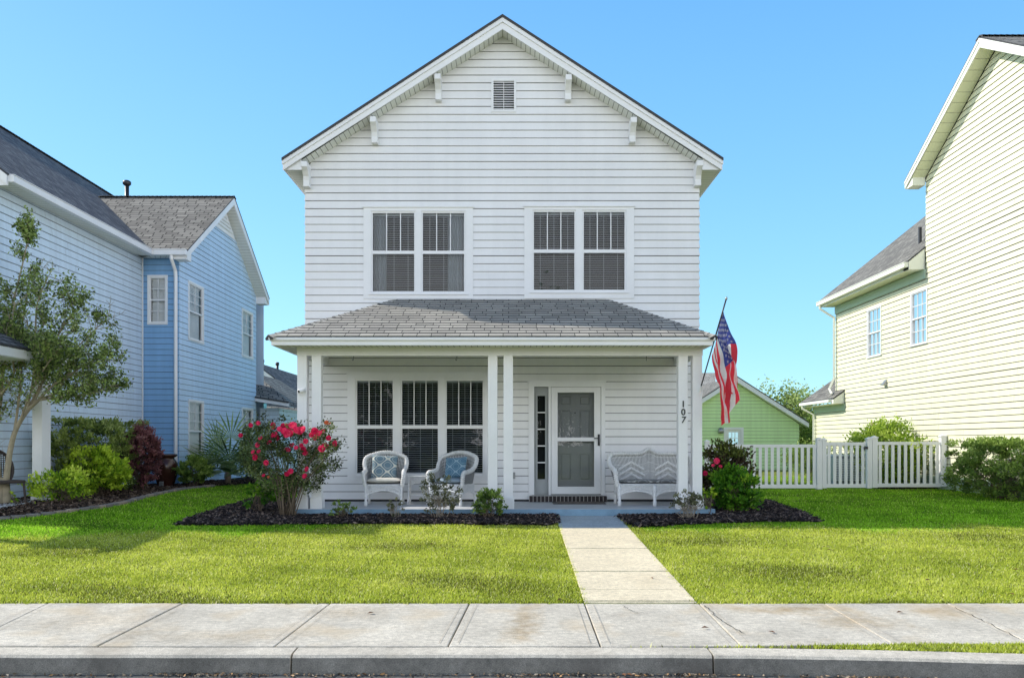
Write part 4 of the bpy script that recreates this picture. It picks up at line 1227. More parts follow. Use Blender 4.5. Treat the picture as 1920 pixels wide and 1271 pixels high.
# ================================================================== WICKER FURNITURE
def ridged(mb, pts, r, pitch=0.034, n=10, mi=0):
    """thick rolled wicker roll with wrapped ridges"""
    pts = [Vector(p) for p in pts]
    # resample along a Catmull-Rom curve
    dense = []
    for i in range(len(pts) - 1):
        p0 = pts[max(i - 1, 0)]; p1 = pts[i]; p2 = pts[i + 1]; p3 = pts[min(i + 2, len(pts) - 1)]
        for k in range(12):
            q = k / 12
            dense.append(0.5 * ((2 * p1) + (p2 - p0) * q + (2 * p0 - 5 * p1 + 4 * p2 - p3) * q * q + (3 * p1 - p0 - 3 * p2 + p3) * q ** 3))
    dense.append(pts[-1])
    out = [dense[0]]; acc = 0; step = pitch / 3
    for a, c in zip(dense, dense[1:]):
        seg = (c - a).length
        while acc + seg >= step:
            q = (step - acc) / seg; a = a.lerp(c, q); out.append(a); seg = (c - a).length; acc = 0
        acc += seg
    rad = [r * (1.0 if i % 3 else 0.62) for i in range(len(out))]
    mb.tube(out, rad, n, mi)
    return dense

def curve_pts(pts, m=8):
    pts = [Vector(p) for p in pts]; dense = []
    for i in range(len(pts) - 1):
        p0 = pts[max(i - 1, 0)]; p1 = pts[i]; p2 = pts[i + 1]; p3 = pts[min(i + 2, len(pts) - 1)]
        for k in range(m):
            q = k / m
            dense.append(0.5 * ((2 * p1) + (p2 - p0) * q + (2 * p0 - 5 * p1 + 4 * p2 - p3) * q * q + (3 * p1 - p0 - 3 * p2 + p3) * q ** 3))
    dense.append(pts[-1]); return dense

def resample(pts, n):
    L = [0]
    for a, c in zip(pts, pts[1:]): L.append(L[-1] + (c - a).length)
    out = []; j = 0
    for i in range(n):
        s = L[-1] * i / (n - 1)
        while j < len(L) - 2 and L[j + 1] < s: j += 1
        out.append(pts[j].lerp(pts[j + 1], (s - L[j]) / max(1e-9, L[j + 1] - L[j])))
    return out

def wicker_sheet(mb, top, bot, n, w=0.011, nweave=10, out=(0, -1, 0)):
    """ribs from top curve to bottom curve plus horizontal weavers"""
    T = resample(top, n); B = resample(bot, n)
    for i in range(n):
        a = T[min(i + 1, n - 1)] - T[max(i - 1, 0)]
        nr = a.cross(T[i] - B[i])
        if nr.length < 1e-6: nr = Vector(out)
        mb.strip(B[i], T[i], w, nr, .006)
    for k in range(nweave):
        q = (k + .5) / nweave
        row = [B[i].lerp(T[i], q) for i in range(n)]
        for i in range(n - 1):
            a = row[i]; c = row[i + 1]
            nr = (c - a).cross(T[i] - B[i])
            if nr.length < 1e-9: continue
            mb.strip(a, c, 0.007, nr, .009)

def leg(parent, top, bot, r=0.026):
    b = MB(); top = Vector(top); bot = Vector(bot)
    pts = [top, top.lerp(bot, .3), top.lerp(bot, .72), top.lerp(bot, .8), bot]
    b.tube(pts, [r, r * .95, r * .8, r * 1.1, r * 1.05], 10)
    b.build('leg', M['wicker'], parent, True)

M['wicker_crevice'] = paint('wicker_crevice_shade', (0.22, 0.22, 0.225), 0.8, 0.4, 60)  # grey sheet behind the ribs paints in the shade of the crevices
def backing(mb, top, bot, n, off=.012):
    T = resample(top, n); B = resample(bot, n)
    c = Vector((0, -.1, .6))
    for i in range(n - 1):
        q = []
        for p in (B[i], B[i + 1], T[i + 1], T[i]):
            o_ = Vector((p.x - c.x, p.y - c.y, 0)); q.append(p + (o_.normalized() * off if o_.length > 1e-6 else Vector()))
        mb.poly(q, 1)

def armchair(label, loc, rz):
    t = thing('wicker_armchair', label, 'armchair', loc, 'white wicker armchairs on the porch', True, rz); t.scale = (.89, .92, .98)
    # rim: arm front - shoulder - crest - shoulder - arm front
    half = [(-.37, -.33, .36), (-.40, -.36, .52), (-.405, -.32, .605), (-.395, -.15, .62), (-.405, .03, .655), (-.435, .13, .75), (-.41, .21, .87), (-.27, .27, .93), (-.12, .295, .965), (0, .30, .975)]
    rim = half + [(-x, y, z) for x, y, z in reversed(half[:-1])]
    b = MB(); ridged(b, rim, .046)
    top = curve_pts(rim[2:-2])
    b.build('rim', M['wicker'], t, True)
    bot = curve_pts([(-.35, -.32, .38), (-.35, -.1, .38), (-.34, .15, .38), (-.2, .22, .38), (0, .235, .38), (.2, .22, .38), (.34, .15, .38), (.35, -.1, .38), (.35, -.32, .38)])
    b = MB(); wicker_sheet(b, top, bot, 60, .012, 9); backing(b, top, bot, 60); b.build('backrest', [M['wicker'], M['wicker_crevice']], t)
    b = MB(); b.prism([(-.36, -.33, .37), (.36, -.33, .37), (.35, .17, .37), (.2, .24, .37), (-.2, .24, .37), (-.35, .17, .37)], (0, 0, .03)); b.build('seat', M['wicker'], t, False, .01)
    # skirt with an arch
    b = MB()
    xs_ = np.linspace(-.37, .37, 41); arch = [Vector((x, -.345, .17 + .115 * max(0, 1 - (x / .33) ** 2) ** .6)) for x in xs_]; tp = [Vector((x, -.345, .39)) for x in xs_]
    wicker_sheet(b, tp, arch, 30, .012, 4)
    b.tube(arch, .013, 8)
    b.tube([a + Vector((0, -.006, .07)) for a in arch], .010, 8)
    for s in (-1, 1):
        sd_t = [Vector((s * .365, y, .40)) for y in np.linspace(-.34, .2, 20)]; sd_b = [Vector((s * .36, y, .20 + .06 * math.sin((y + .34) / .54 * math.pi))) for y in np.linspace(-.34, .2, 20)]
        wicker_sheet(b, sd_t, sd_b, 28, .011, 6); b.tube(sd_b, .012, 6)
    b.build('skirt', M['wicker'], t)
    for s in (-1, 1):
        leg(t, (s * .36, -.335, .38), (s * .35, -.36, .0), .03); leg(t, (s * .33, .19, .38), (s * .36, .27, .0), .024)
    return t

def cushion_mesh(w, d, h, n=18, tufts=()):
    b = MB(); V = {}
    for side in (1, -1):
        for i in range(n + 1):
            for j in range(n + 1):
                u = i / n * 2 - 1; v = j / n * 2 - 1
                e = (1 - abs(u) ** 3.5) * (1 - abs(v) ** 3.5)
                z = side * h * 0.5 * max(0, e) ** 0.42
                pull = 1 - 0.06 * (1 - abs(u)) * abs(v) ** 4 - 0.06 * (1 - abs(v)) * abs(u) ** 4
                for (tx, ty) in tufts: z -= side * h * 0.16 * math.exp(-((u - tx) ** 2 + (v - ty) ** 2) / .03)
                V[(side, i, j)] = len(b.v); b.v.append((u * w / 2 * pull, v * d / 2 * pull, z))
        for i in range(n):
            for j in range(n):
                q = [V[(side, i, j)], V[(side, i + 1, j)], V[(side, i + 1, j + 1)], V[(side, i, j + 1)]]
                if side < 0: q.reverse()
                b.uv[len(b.f)] = [((b.v[k][0] / w + .5), (b.v[k][1] / d + .5)) for k in q]
                b.f.append(tuple(q)); b.m.append(0)
    return b

def ogee_mat(name, ground, motif, n=3.0):
    m, nt, N, L, P = new_mat(name)
    uv = N.new('ShaderNodeUVMap'); sp = N.new('ShaderNodeSeparateXYZ'); L.new(uv.outputs['UV'], sp.inputs[0])
    def mth(op, a, bv=None, c=None):
        q = N.new('ShaderNodeMath'); q.operation = op
        for k, x in enumerate((a, bv, c)):
            if x is None: continue
            if isinstance(x, (int, float)): q.inputs[k].default_value = x
            else: L.new(x, q.inputs[k])
        return q.outputs[0]
    x = mth('MULTIPLY', sp.outputs['X'], n * math.pi); y = mth('MULTIPLY', sp.outputs['Y'], n * 1.15 * math.pi)
    f = mth('ADD', mth('COSINE', mth('MULTIPLY', x, 2)), mth('MULTIPLY', mth('COSINE', mth('MULTIPLY', y, 2)), 0.55))
    f2 = mth('MULTIPLY', mth('SINE', x), mth('SINE', y)); 
    g = mth('ABSOLUTE', mth('ADD', mth('COSINE', x), mth('MULTIPLY', mth('COSINE', y), 0.9)))
    k1 = mth('LESS_THAN', g, 0.22)
    k2 = mth('LESS_THAN', mth('ABSOLUTE', mth('SUBTRACT', g, 1.05)), 0.14)
    k = mth('MAXIMUM', k1, mth('MULTIPLY', k2, 0.55))
    mx = N.new('ShaderNodeMix'); mx.data_type = 'RGBA'; L.new(k, mx.inputs['Factor']); mx.inputs['A'].default_value = ground + (1,); mx.inputs['B'].default_value = motif + (1,)
    L.new(mx.outputs['Result'], P.inputs['Base Color']); P.inputs['Roughness'].default_value = 0.95
    return m
M['pillow_a'] = ogee_mat('ogee_fabric', (0.15, 0.23, 0.29), (0.62, 0.62, 0.56), 3.2)
M['pillow_b'] = ogee_mat('blue_fabric', (0.09, 0.19, 0.28), (0.28, 0.40, 0.48), 3.4)

ch_z = zfl
cl = Vector(at(722, 900, 14.72)); cl.z = ch_z; crt = Vector(at(851, 900, 14.72)); crt.z = ch_z
armchair('white wicker armchair holding a grey ogee patterned pillow, left of the side table', cl, R(4))
armchair('white wicker armchair holding a blue pillow, half hidden by the spindly plant', crt, R(-24))
def cushion_thing(name, label, cat, b, mat, loc, rot, group=None, nm=None):
    o = b.build(name, mat, None, True); o.location = loc; o.rotation_euler = rot; tag(o, label, cat, group); return o
cushion_thing('seat_cushion', 'cream tufted seat cushion on the left wicker armchair', 'cushion', cushion_mesh(.62, .5, .10, 18, [(-.5, -.5), (0, -.5), (.5, -.5), (-.5, .4), (.5, .4), (0, .1)]), M['cushion'], cl + Vector((0, -.06, .455)), (0, 0, R(4)))
cushion_thing('throw_pillow', 'grey blue throw pillow with cream ogee pattern on the left armchair', 'pillow', cushion_mesh(.47, .45, .15), M['pillow_a'], cl + Vector((-.02, .06, .69)), (R(74), R(3), R(6)), 'throw pillows on the armchairs')
M['cushion_b'] = paint('blue_seat_cushion', (0.30, 0.38, 0.46), 0.95, 0.15, 8, 0.2, 200)
cushion_thing('seat_cushion', 'pale blue seat cushion on the right wicker armchair', 'cushion', cushion_mesh(.6, .5, .09), M['cushion_b'], crt + Vector((-.02, -.06, .45)), (0, 0, R(-24)))
cushion_thing('throw_pillow', 'deep blue trellis throw pillow on the right armchair', 'pillow', cushion_mesh(.44, .40, .14), M['pillow_b'], crt + Vector((.03, .05, .68)), (R(72), R(-4), R(-22)), 'throw pillows on the armchairs')

# side table
tl = Vector(at(785, 900, 14.8)); tl.z = zfl
t = thing('side_table', 'small white wicker side table between the two armchairs', 'side table', tl, None, True)
b = MB(); b.box(-.185, .185, -.16, .16, .51, .535); b.build('tabletop', M['wicker'], t, False, .008)
b = MB()
for s, fixed in ((-.155, 'y'), (.155, 'y'), (-.175, 'x'), (.175, 'x')):
    for k in range(11):
        a = -.17 + .034 * k
        P_ = (lambda q, z: (q, s, z)) if fixed == 'y' else (lambda q, z: (s, q * .9, z))
        b.tube([P_(a, .50), P_(min(.17, a + .08), .40)], .004, 5); b.tube([P_(a, .50), P_(max(-.17, a - .08), .40)], .004, 5)
    arch = [P_(x, .33 + .075 * max(0, 1 - (x / .16) ** 2) ** .6) for x in np.linspace(-.165, .165, 15)]
    b.tube(arch, .008, 6)
b.build('apron', M['wicker'], t)
b = MB(); b.box(-.165, .165, -.14, .14, .17, .185); b.build('shelf', M['wicker'], t, False, .005)
for sx in (-1, 1):
    for sy in (-1, 1): leg(t, (sx * .165, sy * .14, .51), (sx * .178, sy * .15, 0), .016)

# loveseat
lv = Vector(at(1221.5, 900, 14.72)); lv.z = zfl
t = thing('wicker_loveseat', 'white wicker loveseat with arched crest beside the front door', 'loveseat', lv, None, True)
half = [(-.67, -.33, .36), (-.70, -.36, .50), (-.71, -.32, .62), (-.72, -.1, .66), (-.755, .08, .72), (-.765, .16, .83), (-.70, .22, .92), (-.5, .25, .935), (-.25, .26, .935), (-.13, .265, .95), (-.05, .27, 1.0), (0, .27, 1.01)]
rim = half + [(-x, y, z) for x, y, z in reversed(half[:-1])]
b = MB(); ridged(b, rim, .045); b.build('rim', M['wicker'], t, True)
b = MB()
top = curve_pts(rim[2:-2]); bot = curve_pts([(-.64, -.3, .38), (-.65, -.05, .38), (-.62, .17, .38), (-.3, .2, .38), (0, .205, .38), (.3, .2, .38), (.62, .17, .38), (.65, -.05, .38), (.64, -.3, .38)])
wicker_sheet(b, top, bot, 104, .012, 4)
for cx_ in (-.34, .34):
    for zc, wd in ((.79, .24), (.68, .25), (.57, .26)):
        for k in range(2):
            zz = zc - k * .022
            for s in (-1, 1):
                b.tube([(cx_, .19 - (zz - .4) * -.08, zz), (cx_ + s * wd, .17 + (zz - .4) * .08, zz - .14)], .010, 6)
backing(b, top, bot, 100); b.build('backrest', [M['wicker'], M['wicker_crevice']], t)
b = MB(); b.prism([(-.66, -.33, .37), (.66, -.33, .37), (.63, .18, .37), (-.63, .18, .37)], (0, 0, .03)); b.build('seat', M['wicker'], t, False, .01)
b = MB()
for k, x0 in enumerate((-.665, 0.0)):
    xs_ = np.linspace(0, .665, 31)
    arch = [Vector((x0 + x, -.345, .17 + .10 * max(0, 1 - ((x - .3325) / .31) ** 2) ** .6)) for x in xs_]; tp = [Vector((x0 + x, -.345, .39)) for x in xs_]
    wicker_sheet(b, tp, arch, 30, .012, 3); b.tube(arch, .013, 8)
    for dz in (.045, .085):
        b.tube([Vector((x0 + .05, -.352, .20 + dz * .6)), Vector((x0 + .3325, -.352, .285 + dz)), Vector((x0 + .615, -.352, .20 + dz * .6))], .010, 6)
for s in (-1, 1):
    sd_t = [Vector((s * .665, y, .40)) for y in np.linspace(-.34, .18, 20)]; sd_b = [Vector((s * .66, y, .22)) for y in np.linspace(-.34, .18, 20)]
    wicker_sheet(b, sd_t, sd_b, 28, .011, 6); b.tube(sd_b, .012, 6)
b.build('skirt', M['wicker'], t)
for x in (-.64, 0, .64):
    leg(t, (x, -.335, .38), (x * .99, -.345, 0), .033)
for x in (-.62, .62): leg(t, (x, .17, .38), (x * 1.03, .23, 0), .026)
M['cushion_g'] = ogee_mat('zigzag_fabric', (0.13, 0.13, 0.13), (0.5, 0.5, 0.49), 6.0)
cushion_thing('seat_cushion', 'dark zigzag seat pad on the wicker loveseat', 'cushion', cushion_mesh(1.24, .5, .07), M['cushion_g'], lv + Vector((0, -.06, .435)), (0, 0, 0))

# ================================================================== BLUE HOUSE (left)
def nb_window(parent, fr, u0, u1, z0, z1, mat, fw=0.09, lites=1, hm=2, low=True, tilt=25):
    g0, g1 = u0 + fw, u1 - fw; zt, zb = z1 - fw, z0 + fw; zm = (zt + zb) / 2
    return window(parent, fr, (u0, u1, z0, z1), [(g0, g1)], zt, (zm + .02, zm - .02), zb, mat, (lites, lites if low else 0), hm, True, tilt, None, .028, glass='glass_clear', bmat='blind_white')

bh = thing('blue_house', 'light blue two storey lap sided house with side gable left of the white house', 'house', (-12.5, 22, 0.35))
BX, BG = -10.0, -9.0
Y0, Y1, Y2 = 15.6, 21.62, 28.1
ZB0 = 0.38; ZBE = EYE + 4.98
f_main = frame((BX, 0, 0), (0, 1, 0), (1, 0, 0)); f_ret = frame((0, Y1, 0), (1, 0, 0), (0, -1, 0)); f_gab = frame((BG, 0, 0), (0, 1, 0), (1, 0, 0)); f_frt = frame((0, Y0, 0), (1, 0, 0), (0, -1, 0))
ZSB = 0.382
YC = 24.86; ZGA = EYE + 7.40
def d_on(X, px): return X * F / (px - CX)
def z_on(py, d): return EYE + (HY - py) * d / F
# windows of the gable wall
w1 = (d_on(BG, 352), d_on(BG, 381)); w2 = (d_on(BG, 452.5), d_on(BG, 473.5))
wins = [(w1[0], w1[1], z_on(637, w1[0]), z_on(525, w1[0])), (w2[0], w2[1], z_on(668, w2[0]), z_on(577, w2[0])),
        (w1[0], w1[1], z_on(868, w1[0]), z_on(748, w1[0])), (w2[0], w2[1], z_on(862, w2[0]), z_on(763, w2[0]))]
wr_ = [((277 - CX) * Y1 / F, (315 - CX) * Y1 / F, z_on(609, Y1), z_on(516, Y1))]
mb = MB()
siding(mb, f_main, ZB0, ZBE, ZSB, Y0, Y1)
mr_ = MB(); siding(mr_, f_ret, ZB0, ZBE, ZSB, BX, BG, wr_, joints=False); mr_.build('recess_wall', [M['blue_shade'], M['gap']], bh)
mg_ = MB()
sl_ = 0.70
lo_g = lambda z: max(Y1, YC - (ZGA - z) / sl_); hi_g = lambda z: min(Y2, YC + (ZGA - z) / sl_)
siding(mg_, f_gab, ZB0, ZGA - .02, ZSB, lo_g, hi_g, wins); mg_.build('gable_wall', [M['blue_half_shade'], M['gap']], bh)
hw_ = lambda z: min(4.6, (EYE + 8.60 - z) / .779)
siding(mb, f_frt, ZB0, EYE + 8.55, ZSB, lambda z: -14.6 - hw_(z), lambda z: -14.6 + hw_(z), joints=False)
mb.poly([(-19.2, Y0, .3), (-19.2, 29, .3), (-19.2, 29, ZBE), (-19.2, Y0, ZBE)], 0)
mb.poly([(-19.2, 29, .3), (BG, 29, .3), (BG, 29, ZBE), (-14.6, 29, EYE + 8.8), (-19.2, 29, ZBE)], 0)
mb.poly([(BG, Y2, .3), (BX - 2, Y2, .3), (BX - 2, Y2, ZBE), (BG, Y2, ZBE)], 0)
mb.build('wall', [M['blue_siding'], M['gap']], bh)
mb = MB()
for (x, y, fx, fy) in ((BX, Y1, .07, -.07), ): mb.box(x + .021, x + .05, y - .05, y - .022, ZB0, ZBE)
mb.build('corner_trim', M['trim'], bh)
for wq in wins: nb_window(bh, f_gab, *wq, M['trim'], .085, 1, 2, False, 62)
nb_window(bh, f_ret, *wr_[0], M['trim'], .085, 1, 1, True, 60)
b = MB(); b.box(-19, BX - .3, Y0 + .5, 28.8, 3.2, 3.4); b.box(-12.6, -12.5, Y0 + .4, 28.8, .3, 6.4); b.build('interior', M['room'], bh)
# roofs
EXB = -9.6; RXB = -14.6; zeb = EYE + 5.13; zrb = EYE + 9.0
mb = MB()
slope(mb, (EXB, 15.2, zeb), (EXB, 29.2, zeb), (RXB, 29.2, zrb), (RXB, 15.2, zrb), .04)
slope(mb, (-19.6, 15.2, zeb), (-19.6, 29.2, zeb), (RXB, 29.2, zrb), (RXB, 15.2, zrb), .04)
caps(mb, (RXB, 15.2, zrb), (RXB, 29.2, zrb), .3, .14)
mb.build('roof', [M['roof_blue'], M['roof_edge']], bh)
mb = MB(); GXE = -8.62; zgr = EYE + 7.65
slope(mb, (GXE, 21.26, zeb), (-14, 21.26, zeb), (-14, YC, zgr), (GXE, YC, zgr), .04)
slope(mb, (GXE, 28.46, zeb), (-14, 28.46, zeb), (-14, YC, zgr), (GXE, YC, zgr), .04)
caps(mb, (GXE, YC, zgr), (-12.9, YC, zgr), .3, .14)
mb.build('gable_roof', [M['roof_tan'], M['roof_edge']], bh)
mb = MB()
for s, ye in ((-1, 21.26), (1, 28.46)):
    mb.prism([(GXE - .01, ye, zeb - .042), (GXE - .01, YC, zgr - .042), (GXE - .01, YC, zgr - .26), (GXE - .01, ye, zeb - .23)], (-.03, 0, 0))
    # boxed eave end
    yw = Y1 if s < 0 else Y2
    mb.prism([(GXE - .045, ye, zeb - .25), (GXE - .045, yw, zeb - .25), (GXE - .045, yw, zeb - .02), (GXE - .045, ye, zeb - .045)], (-.33, 0, 0))
mb.build('rake_board', M['trim'], bh); mb = MB()
for xe_ in (EXB, -19.6):
    mb.prism([(xe_, 15.19, zeb - .042), (RXB, 15.19, zrb - .042), (RXB, 15.19, zrb - .27), (xe_, 15.19, zeb - .22)], (0, .03, 0))
    mb.prism([(xe_, 15.23, zeb - .23), (xe_ + (-.4 if xe_ > -15 else .4), 15.23, zeb - .23), (xe_ + (-.4 if xe_ > -15 else .4), 15.23, zeb + .1), (xe_, 15.23, zeb - .06)], (0, .02, 0))
mb.build('rake_board', M['trim'], bh)
mb = MB()
gs = lambda y: zgr - .255 - abs(y - YC) * .70
for ye in (21.4, 28.35):
    soffit_strip(mb, (GXE - .03, YC, gs(YC)), (GXE - .03, ye, gs(ye)), (BG - .01, YC, gs(YC)), (BG - .01, ye, gs(ye)), .12, .008)
soffit_strip(mb, (BX, 15.3, EYE + 4.985), (BX, 21.6, EYE + 4.985), (EXB - .03, 15.3, EYE + 4.985), (EXB - .03, 21.3, EYE + 4.985), .12, .008)
soffit_strip(mb, (BX, Y1, EYE + 4.985), (BG, Y1, EYE + 4.985), (BX, 21.3, EYE + 4.985), (BG + .3, 21.3, EYE + 4.985), .12, .008)
mb.build('soffit', [M['soffit'], M['gap_light']], bh)
mb = MB()
mb.box(EXB - .02, EXB + .10, 15.25, 21.14, EYE + 4.97, EYE + 5.10); mb.box(EXB + .0, EXB + .115, 15.25, 21.14, EYE + 5.10, EYE + 5.12)
mb.box(EXB - .02, GXE - .01, 21.14, 21.26, EYE + 4.97, EYE + 5.10); mb.box(EXB + .1, GXE - .01, 21.12, 21.26, EYE + 5.10, EYE + 5.12)
mb.build('gutter', M['trim'], bh, False, .01)
mb = MB(); zz = EYE + 4.98
dsx = (321 - CX) * 21.2 / F
mb.tube([(dsx, 21.2, zz), (dsx, 21.2, zz - .10), (BG - .06, 21.52, zz - .35), (BG - .06, 21.55, zz - .5), (BG - .06, 21.55, .95), (BG - .10, 21.4, .80), (BG - .2, 21.2, .76)], .05, 4)
mb.build('downspout', M['trim'], bh)
# gable louvre
mb = MB()
yv = lambda z: (zgr - .30 - z) / .70
za, zb_ = EYE + 6.55, zgr - .38
mb.prism([(BG + .03, YC - yv(za) + .1, za), (BG + .03, YC + yv(za) - .1, za), (BG + .03, YC, zb_ + .12)], (.012, 0, 0))
for k in range(5):
    z = za + .1 + k * .11; h = yv(z) - .28
    if h > .05: mb.prism([(BG + .045, YC - h, z), (BG + .045, YC + h, z), (BG + .09, YC + h, z + .03), (BG + .09, YC - h, z + .03)], (0, 0, .05))
mb.build('gable_vent', M['trim'], bh)
mb = MB(); c = at(238, 366, 25.3)
mb.tube([(c.x, 25.3, c.z - 1.2), (c.x, 25.3, c.z + .32)], .065, 10); mb.tube([(c.x, 25.3, c.z + .30), (c.x, 25.3, c.z + .34), (c.x, 25.3, c.z + .42), (c.x, 25.3, c.z + .46)], [.08, .125, .125, .07], 12)
mb.build('vent_pipe', M['metal_dark'], bh, True)
# low wing at the back
mb = MB(); Yw = 28.5
zA, zB = EYE + (HY - 700) / 52.6, EYE + (HY - 749) / 52.6
wa, wb, wt = at(477, 743, 27.95), at(541.5, 753, 27.95), at(479, 700, 30.0)
mb.poly([wa, wb, wt], 0, [(50, 0), (51.2, 0), (50.2, 2.4)]); mb.poly([wa - Vector((0, 0, .05)), wt - Vector((0, 0, .05)), wb - Vector((0, 0, .05))], 1)
mb.poly([wa, wa - Vector((0, 0, .03)), wb - Vector((0, 0, .03)), wb], 1)
we = Vector((wb.x, 33, wb.z)); wtt = Vector((wt.x, 33, wt.z)); mb.poly([wb, we, wtt, wt], 0, [(60, 0), (65, 0), (65, 1.8), (60.5, 1.8)])
mb.build('wing_roof', [M['roof_tan'], M['roof_edge']], bh)
mb = MB()
siding(mb, frame((0, Yw, 0), (1, 0, 0), (0, -1, 0)), ZB0, wb.z - .2, ZSB, BG + .02, -8.3)
siding(mb, frame((-8.3, 0, 0), (0, 1, 0), (1, 0, 0)), ZB0, wb.z - .2, ZSB, Yw, 33)
mb.build('wing_wall', [M['blue_siding'], M['gap']], bh)
mb = MB()
dz_ = Vector((0, 0, .035)); dh_ = Vector((0, 0, .19)); sh_ = Vector((0, .03, 0))
mb.prism([wa - dz_ + sh_, wb - dz_ + sh_, wb - dh_ + sh_, wa - dh_ + sh_], (0, .03, 0))
mb.prism([wa - dh_ + sh_, wb - dh_ + sh_, Vector((wb.x, 28.6, wb.z - .19)), Vector((wa.x, 28.6, wa.z - .19))], (0, 0, .02))
mb.build('wing_fascia', M['trim'], bh)
# side porch
mb = MB()
pz = EYE + 1.70
slope(mb, (-8.72, 11.5, pz), (-8.72, 15.9, pz), (BX + .03, 15.9, pz + .75), (BX + .03, 11.5, pz + .75), .04)
mb.build('side_porch_roof', [M['roof_blue'], M['roof_edge']], bh)
mb = MB(); mb.box(-8.76, -8.73, 11.5, 15.88, pz - .2, pz - .045); mb.prism([(-8.73, 15.85, pz - .045), (BX + .03, 15.85, pz + .70), (BX + .03, 15.85, pz - .2), (-8.73, 15.85, pz - .2)], (0, .02, 0)); mb.box(BX + .03, -8.77, 11.5, 15.84, pz - .21, pz - .19)
mb.build('side_porch_fascia', M['trim'], bh)
mb = MB(); px0 = at(60, 0, 15.4).x; mb.box(px0, px0 + .19, 15.4, 15.7, .42, pz - .21); mb.box(px0 - .02, px0 + .21, 15.38, 15.72, .421, .6); mb.build('side_porch_post', M['trim'], bh, False, .008)
mb = MB(); mb.box(px0, px0 + .19, 11.6, 11.8, .42, pz - .21); mb.build('side_porch_post', M['trim'], bh, False, .008)
mb = MB(); mb.box(BX + .03, -8.85, 11.5, 15.8, -.05, .42); mb.build('side_porch_floor', M['floor'], bh)

# brown rattan chair on that porch
cc = at(8, 900, 14.9); cc.x = -9.45
t = thing('rattan_chair', 'dark brown round backed rattan chair on the blue house porch', 'chair', (cc.x, 14.7, .42), None, True, R(60))
b = MB()
ring = [(.36 * math.cos(a), .18 + .05 * math.sin(a), .62 + .36 * math.sin(a)) for a in np.linspace(0, 2 * math.pi, 29)]
b.tube(ring, .03, 8)
for k in range(-8, 9):
    x = k * .04; h = math.sqrt(max(0, .34 ** 2 - x * x)); b.tube([(x, .17, .62 - h), (x, .20, .62 + h)], .008, 5); b.tube([(-h, .185, .62 + x), (h, .185, .62 + x)], .008, 5)
b.build('backrest', M['rattan'], t)
b = MB(); b.prism([(-.33, -.33, .36), (.33, -.33, .36), (.3, .2, .36), (-.3, .2, .36)], (0, 0, .06)); b.build('seat', M['rattan'], t, False, .02)
for sx in (-1, 1):
    for sy in (-.3, .2):
        b = MB(); b.tube([(sx * .3, sy, .37), (sx * .32, sy * 1.1, 0)], .02, 8); b.build('leg', M['rattan'], t)

# rain urn
up = at(311, 905, 20.7)
ug = gz(up.x, 20.7)
t = thing('rain_urn', 'glazed brown rain urn under the downspout of the blue house', 'urn', (up.x, 20.7, ug), None, True)
b = MB(); b.lathe([(.0, 0), (.17, 0), (.20, .06), (.27, .3), (.31, .5), (.29, .62), (.22, .72), (.20, .76), (.27, .80), (.285, .84), (.25, .86), (.0, .85)], (0, 0, 0), 32); b.build('body', M['urn'], t, True)
b = MB(); b.box(-.05, .05, -.30, -.22, .02, .16); b.build('spigot_tag', M['metal_grey'], t, False, .008)

# ================================================================== TEAL HOUSE behind
th = thing('teal_house', 'teal house with dark gabled roof and vent pipes far behind at left', 'house', (-12, 40, .3))
yT = 38.0; sT = F / yT
ax, az = (474 - CX) / sT, EYE + (HY - 677) / sT; ex, ez = (553 - CX) / sT, EYE + (HY - 737) / sT
pit = (az - ez) / (ex - ax); wl_ = ax - (ex - ax)
mb = MB(); fT = frame((0, yT + .3, 0), (1, 0, 0), (0, -1, 0))
zap = az - .3
siding(mb, fT, .3, zap, .36, lambda z: max(wl_ + .4, ax - (zap - z) / pit), lambda z: min(ex - .25, ax + (zap - z) / pit), joints=False)
siding(mb, frame((ex - .25, 0, 0), (0, 1, 0), (1, 0, 0)), .3, ez, .36, yT + .3, 52, joints=False)
mb.build('wall', [M['teal_siding'], M['gap']], th)
mb = MB()
slope(mb, (ex, yT, ez), (ex, 53, ez), (ax, 53, az), (ax, yT, az), .05); slope(mb, (wl_, yT, ez), (wl_, 53, ez), (ax, 53, az), (ax, yT, az), .05)
mb.build('roof', [M['roof_blue'], M['roof_edge']], th)
mb = MB(); mb.prism([(ex, yT + .02, ez - .05), (ax, yT + .02, az - .05), (ax, yT + .02, az - .28), (ex, yT + .02, ez - .25)], (0, .03, 0)); mb.prism([(wl_, yT + .02, ez - .05), (ax, yT + .02, az - .05), (ax, yT + .02, az - .28), (wl_, yT + .02, ez - .25)], (0, .03, 0)); mb.box(ex - .03, ex + .08, yT + .05, 53, ez - .2, ez - .06)
mb.build('rake_board', M['trim'], th)
mb = MB(); mb.tube([(ex - .15, yT + .25, ez - .2), (ex - .15, yT + .22, .4)], .05, 6); mb.build('downspout', M['trim'], th)
for (px, pt, d, h, r) in ((520, 681, 42, .7, .07), (493, 676, 46, .5, .06)):
    c = at(px, pt, d); mb = MB(); mb.tube([c - Vector((0, 0, h + .5)), c], r, 8); mb.tube([c - Vector((0, 0, .1)), c + Vector((0, 0, .05))], r * 1.4, 8); mb.build('vent_pipe', M['metal_dark'], th, True)
mb = MB()     # lower roof in front of it
c0, c1 = at(500, 802, 35.5), at(575, 802, 35.5); r0, r1 = at(500, 748, 38.2), at(575, 748, 38.2)
slope(mb, c0, c1, r1, r0, .06); mb.build('lower_roof', [M['roof_tan'], M['roof_edge']], th)
mb = MB(); mb.box(c0.x, c1.x, 35.52, 35.6, c0.z - .26, c0.z - .07); mb.build('lower_fascia', M['trim'], th)
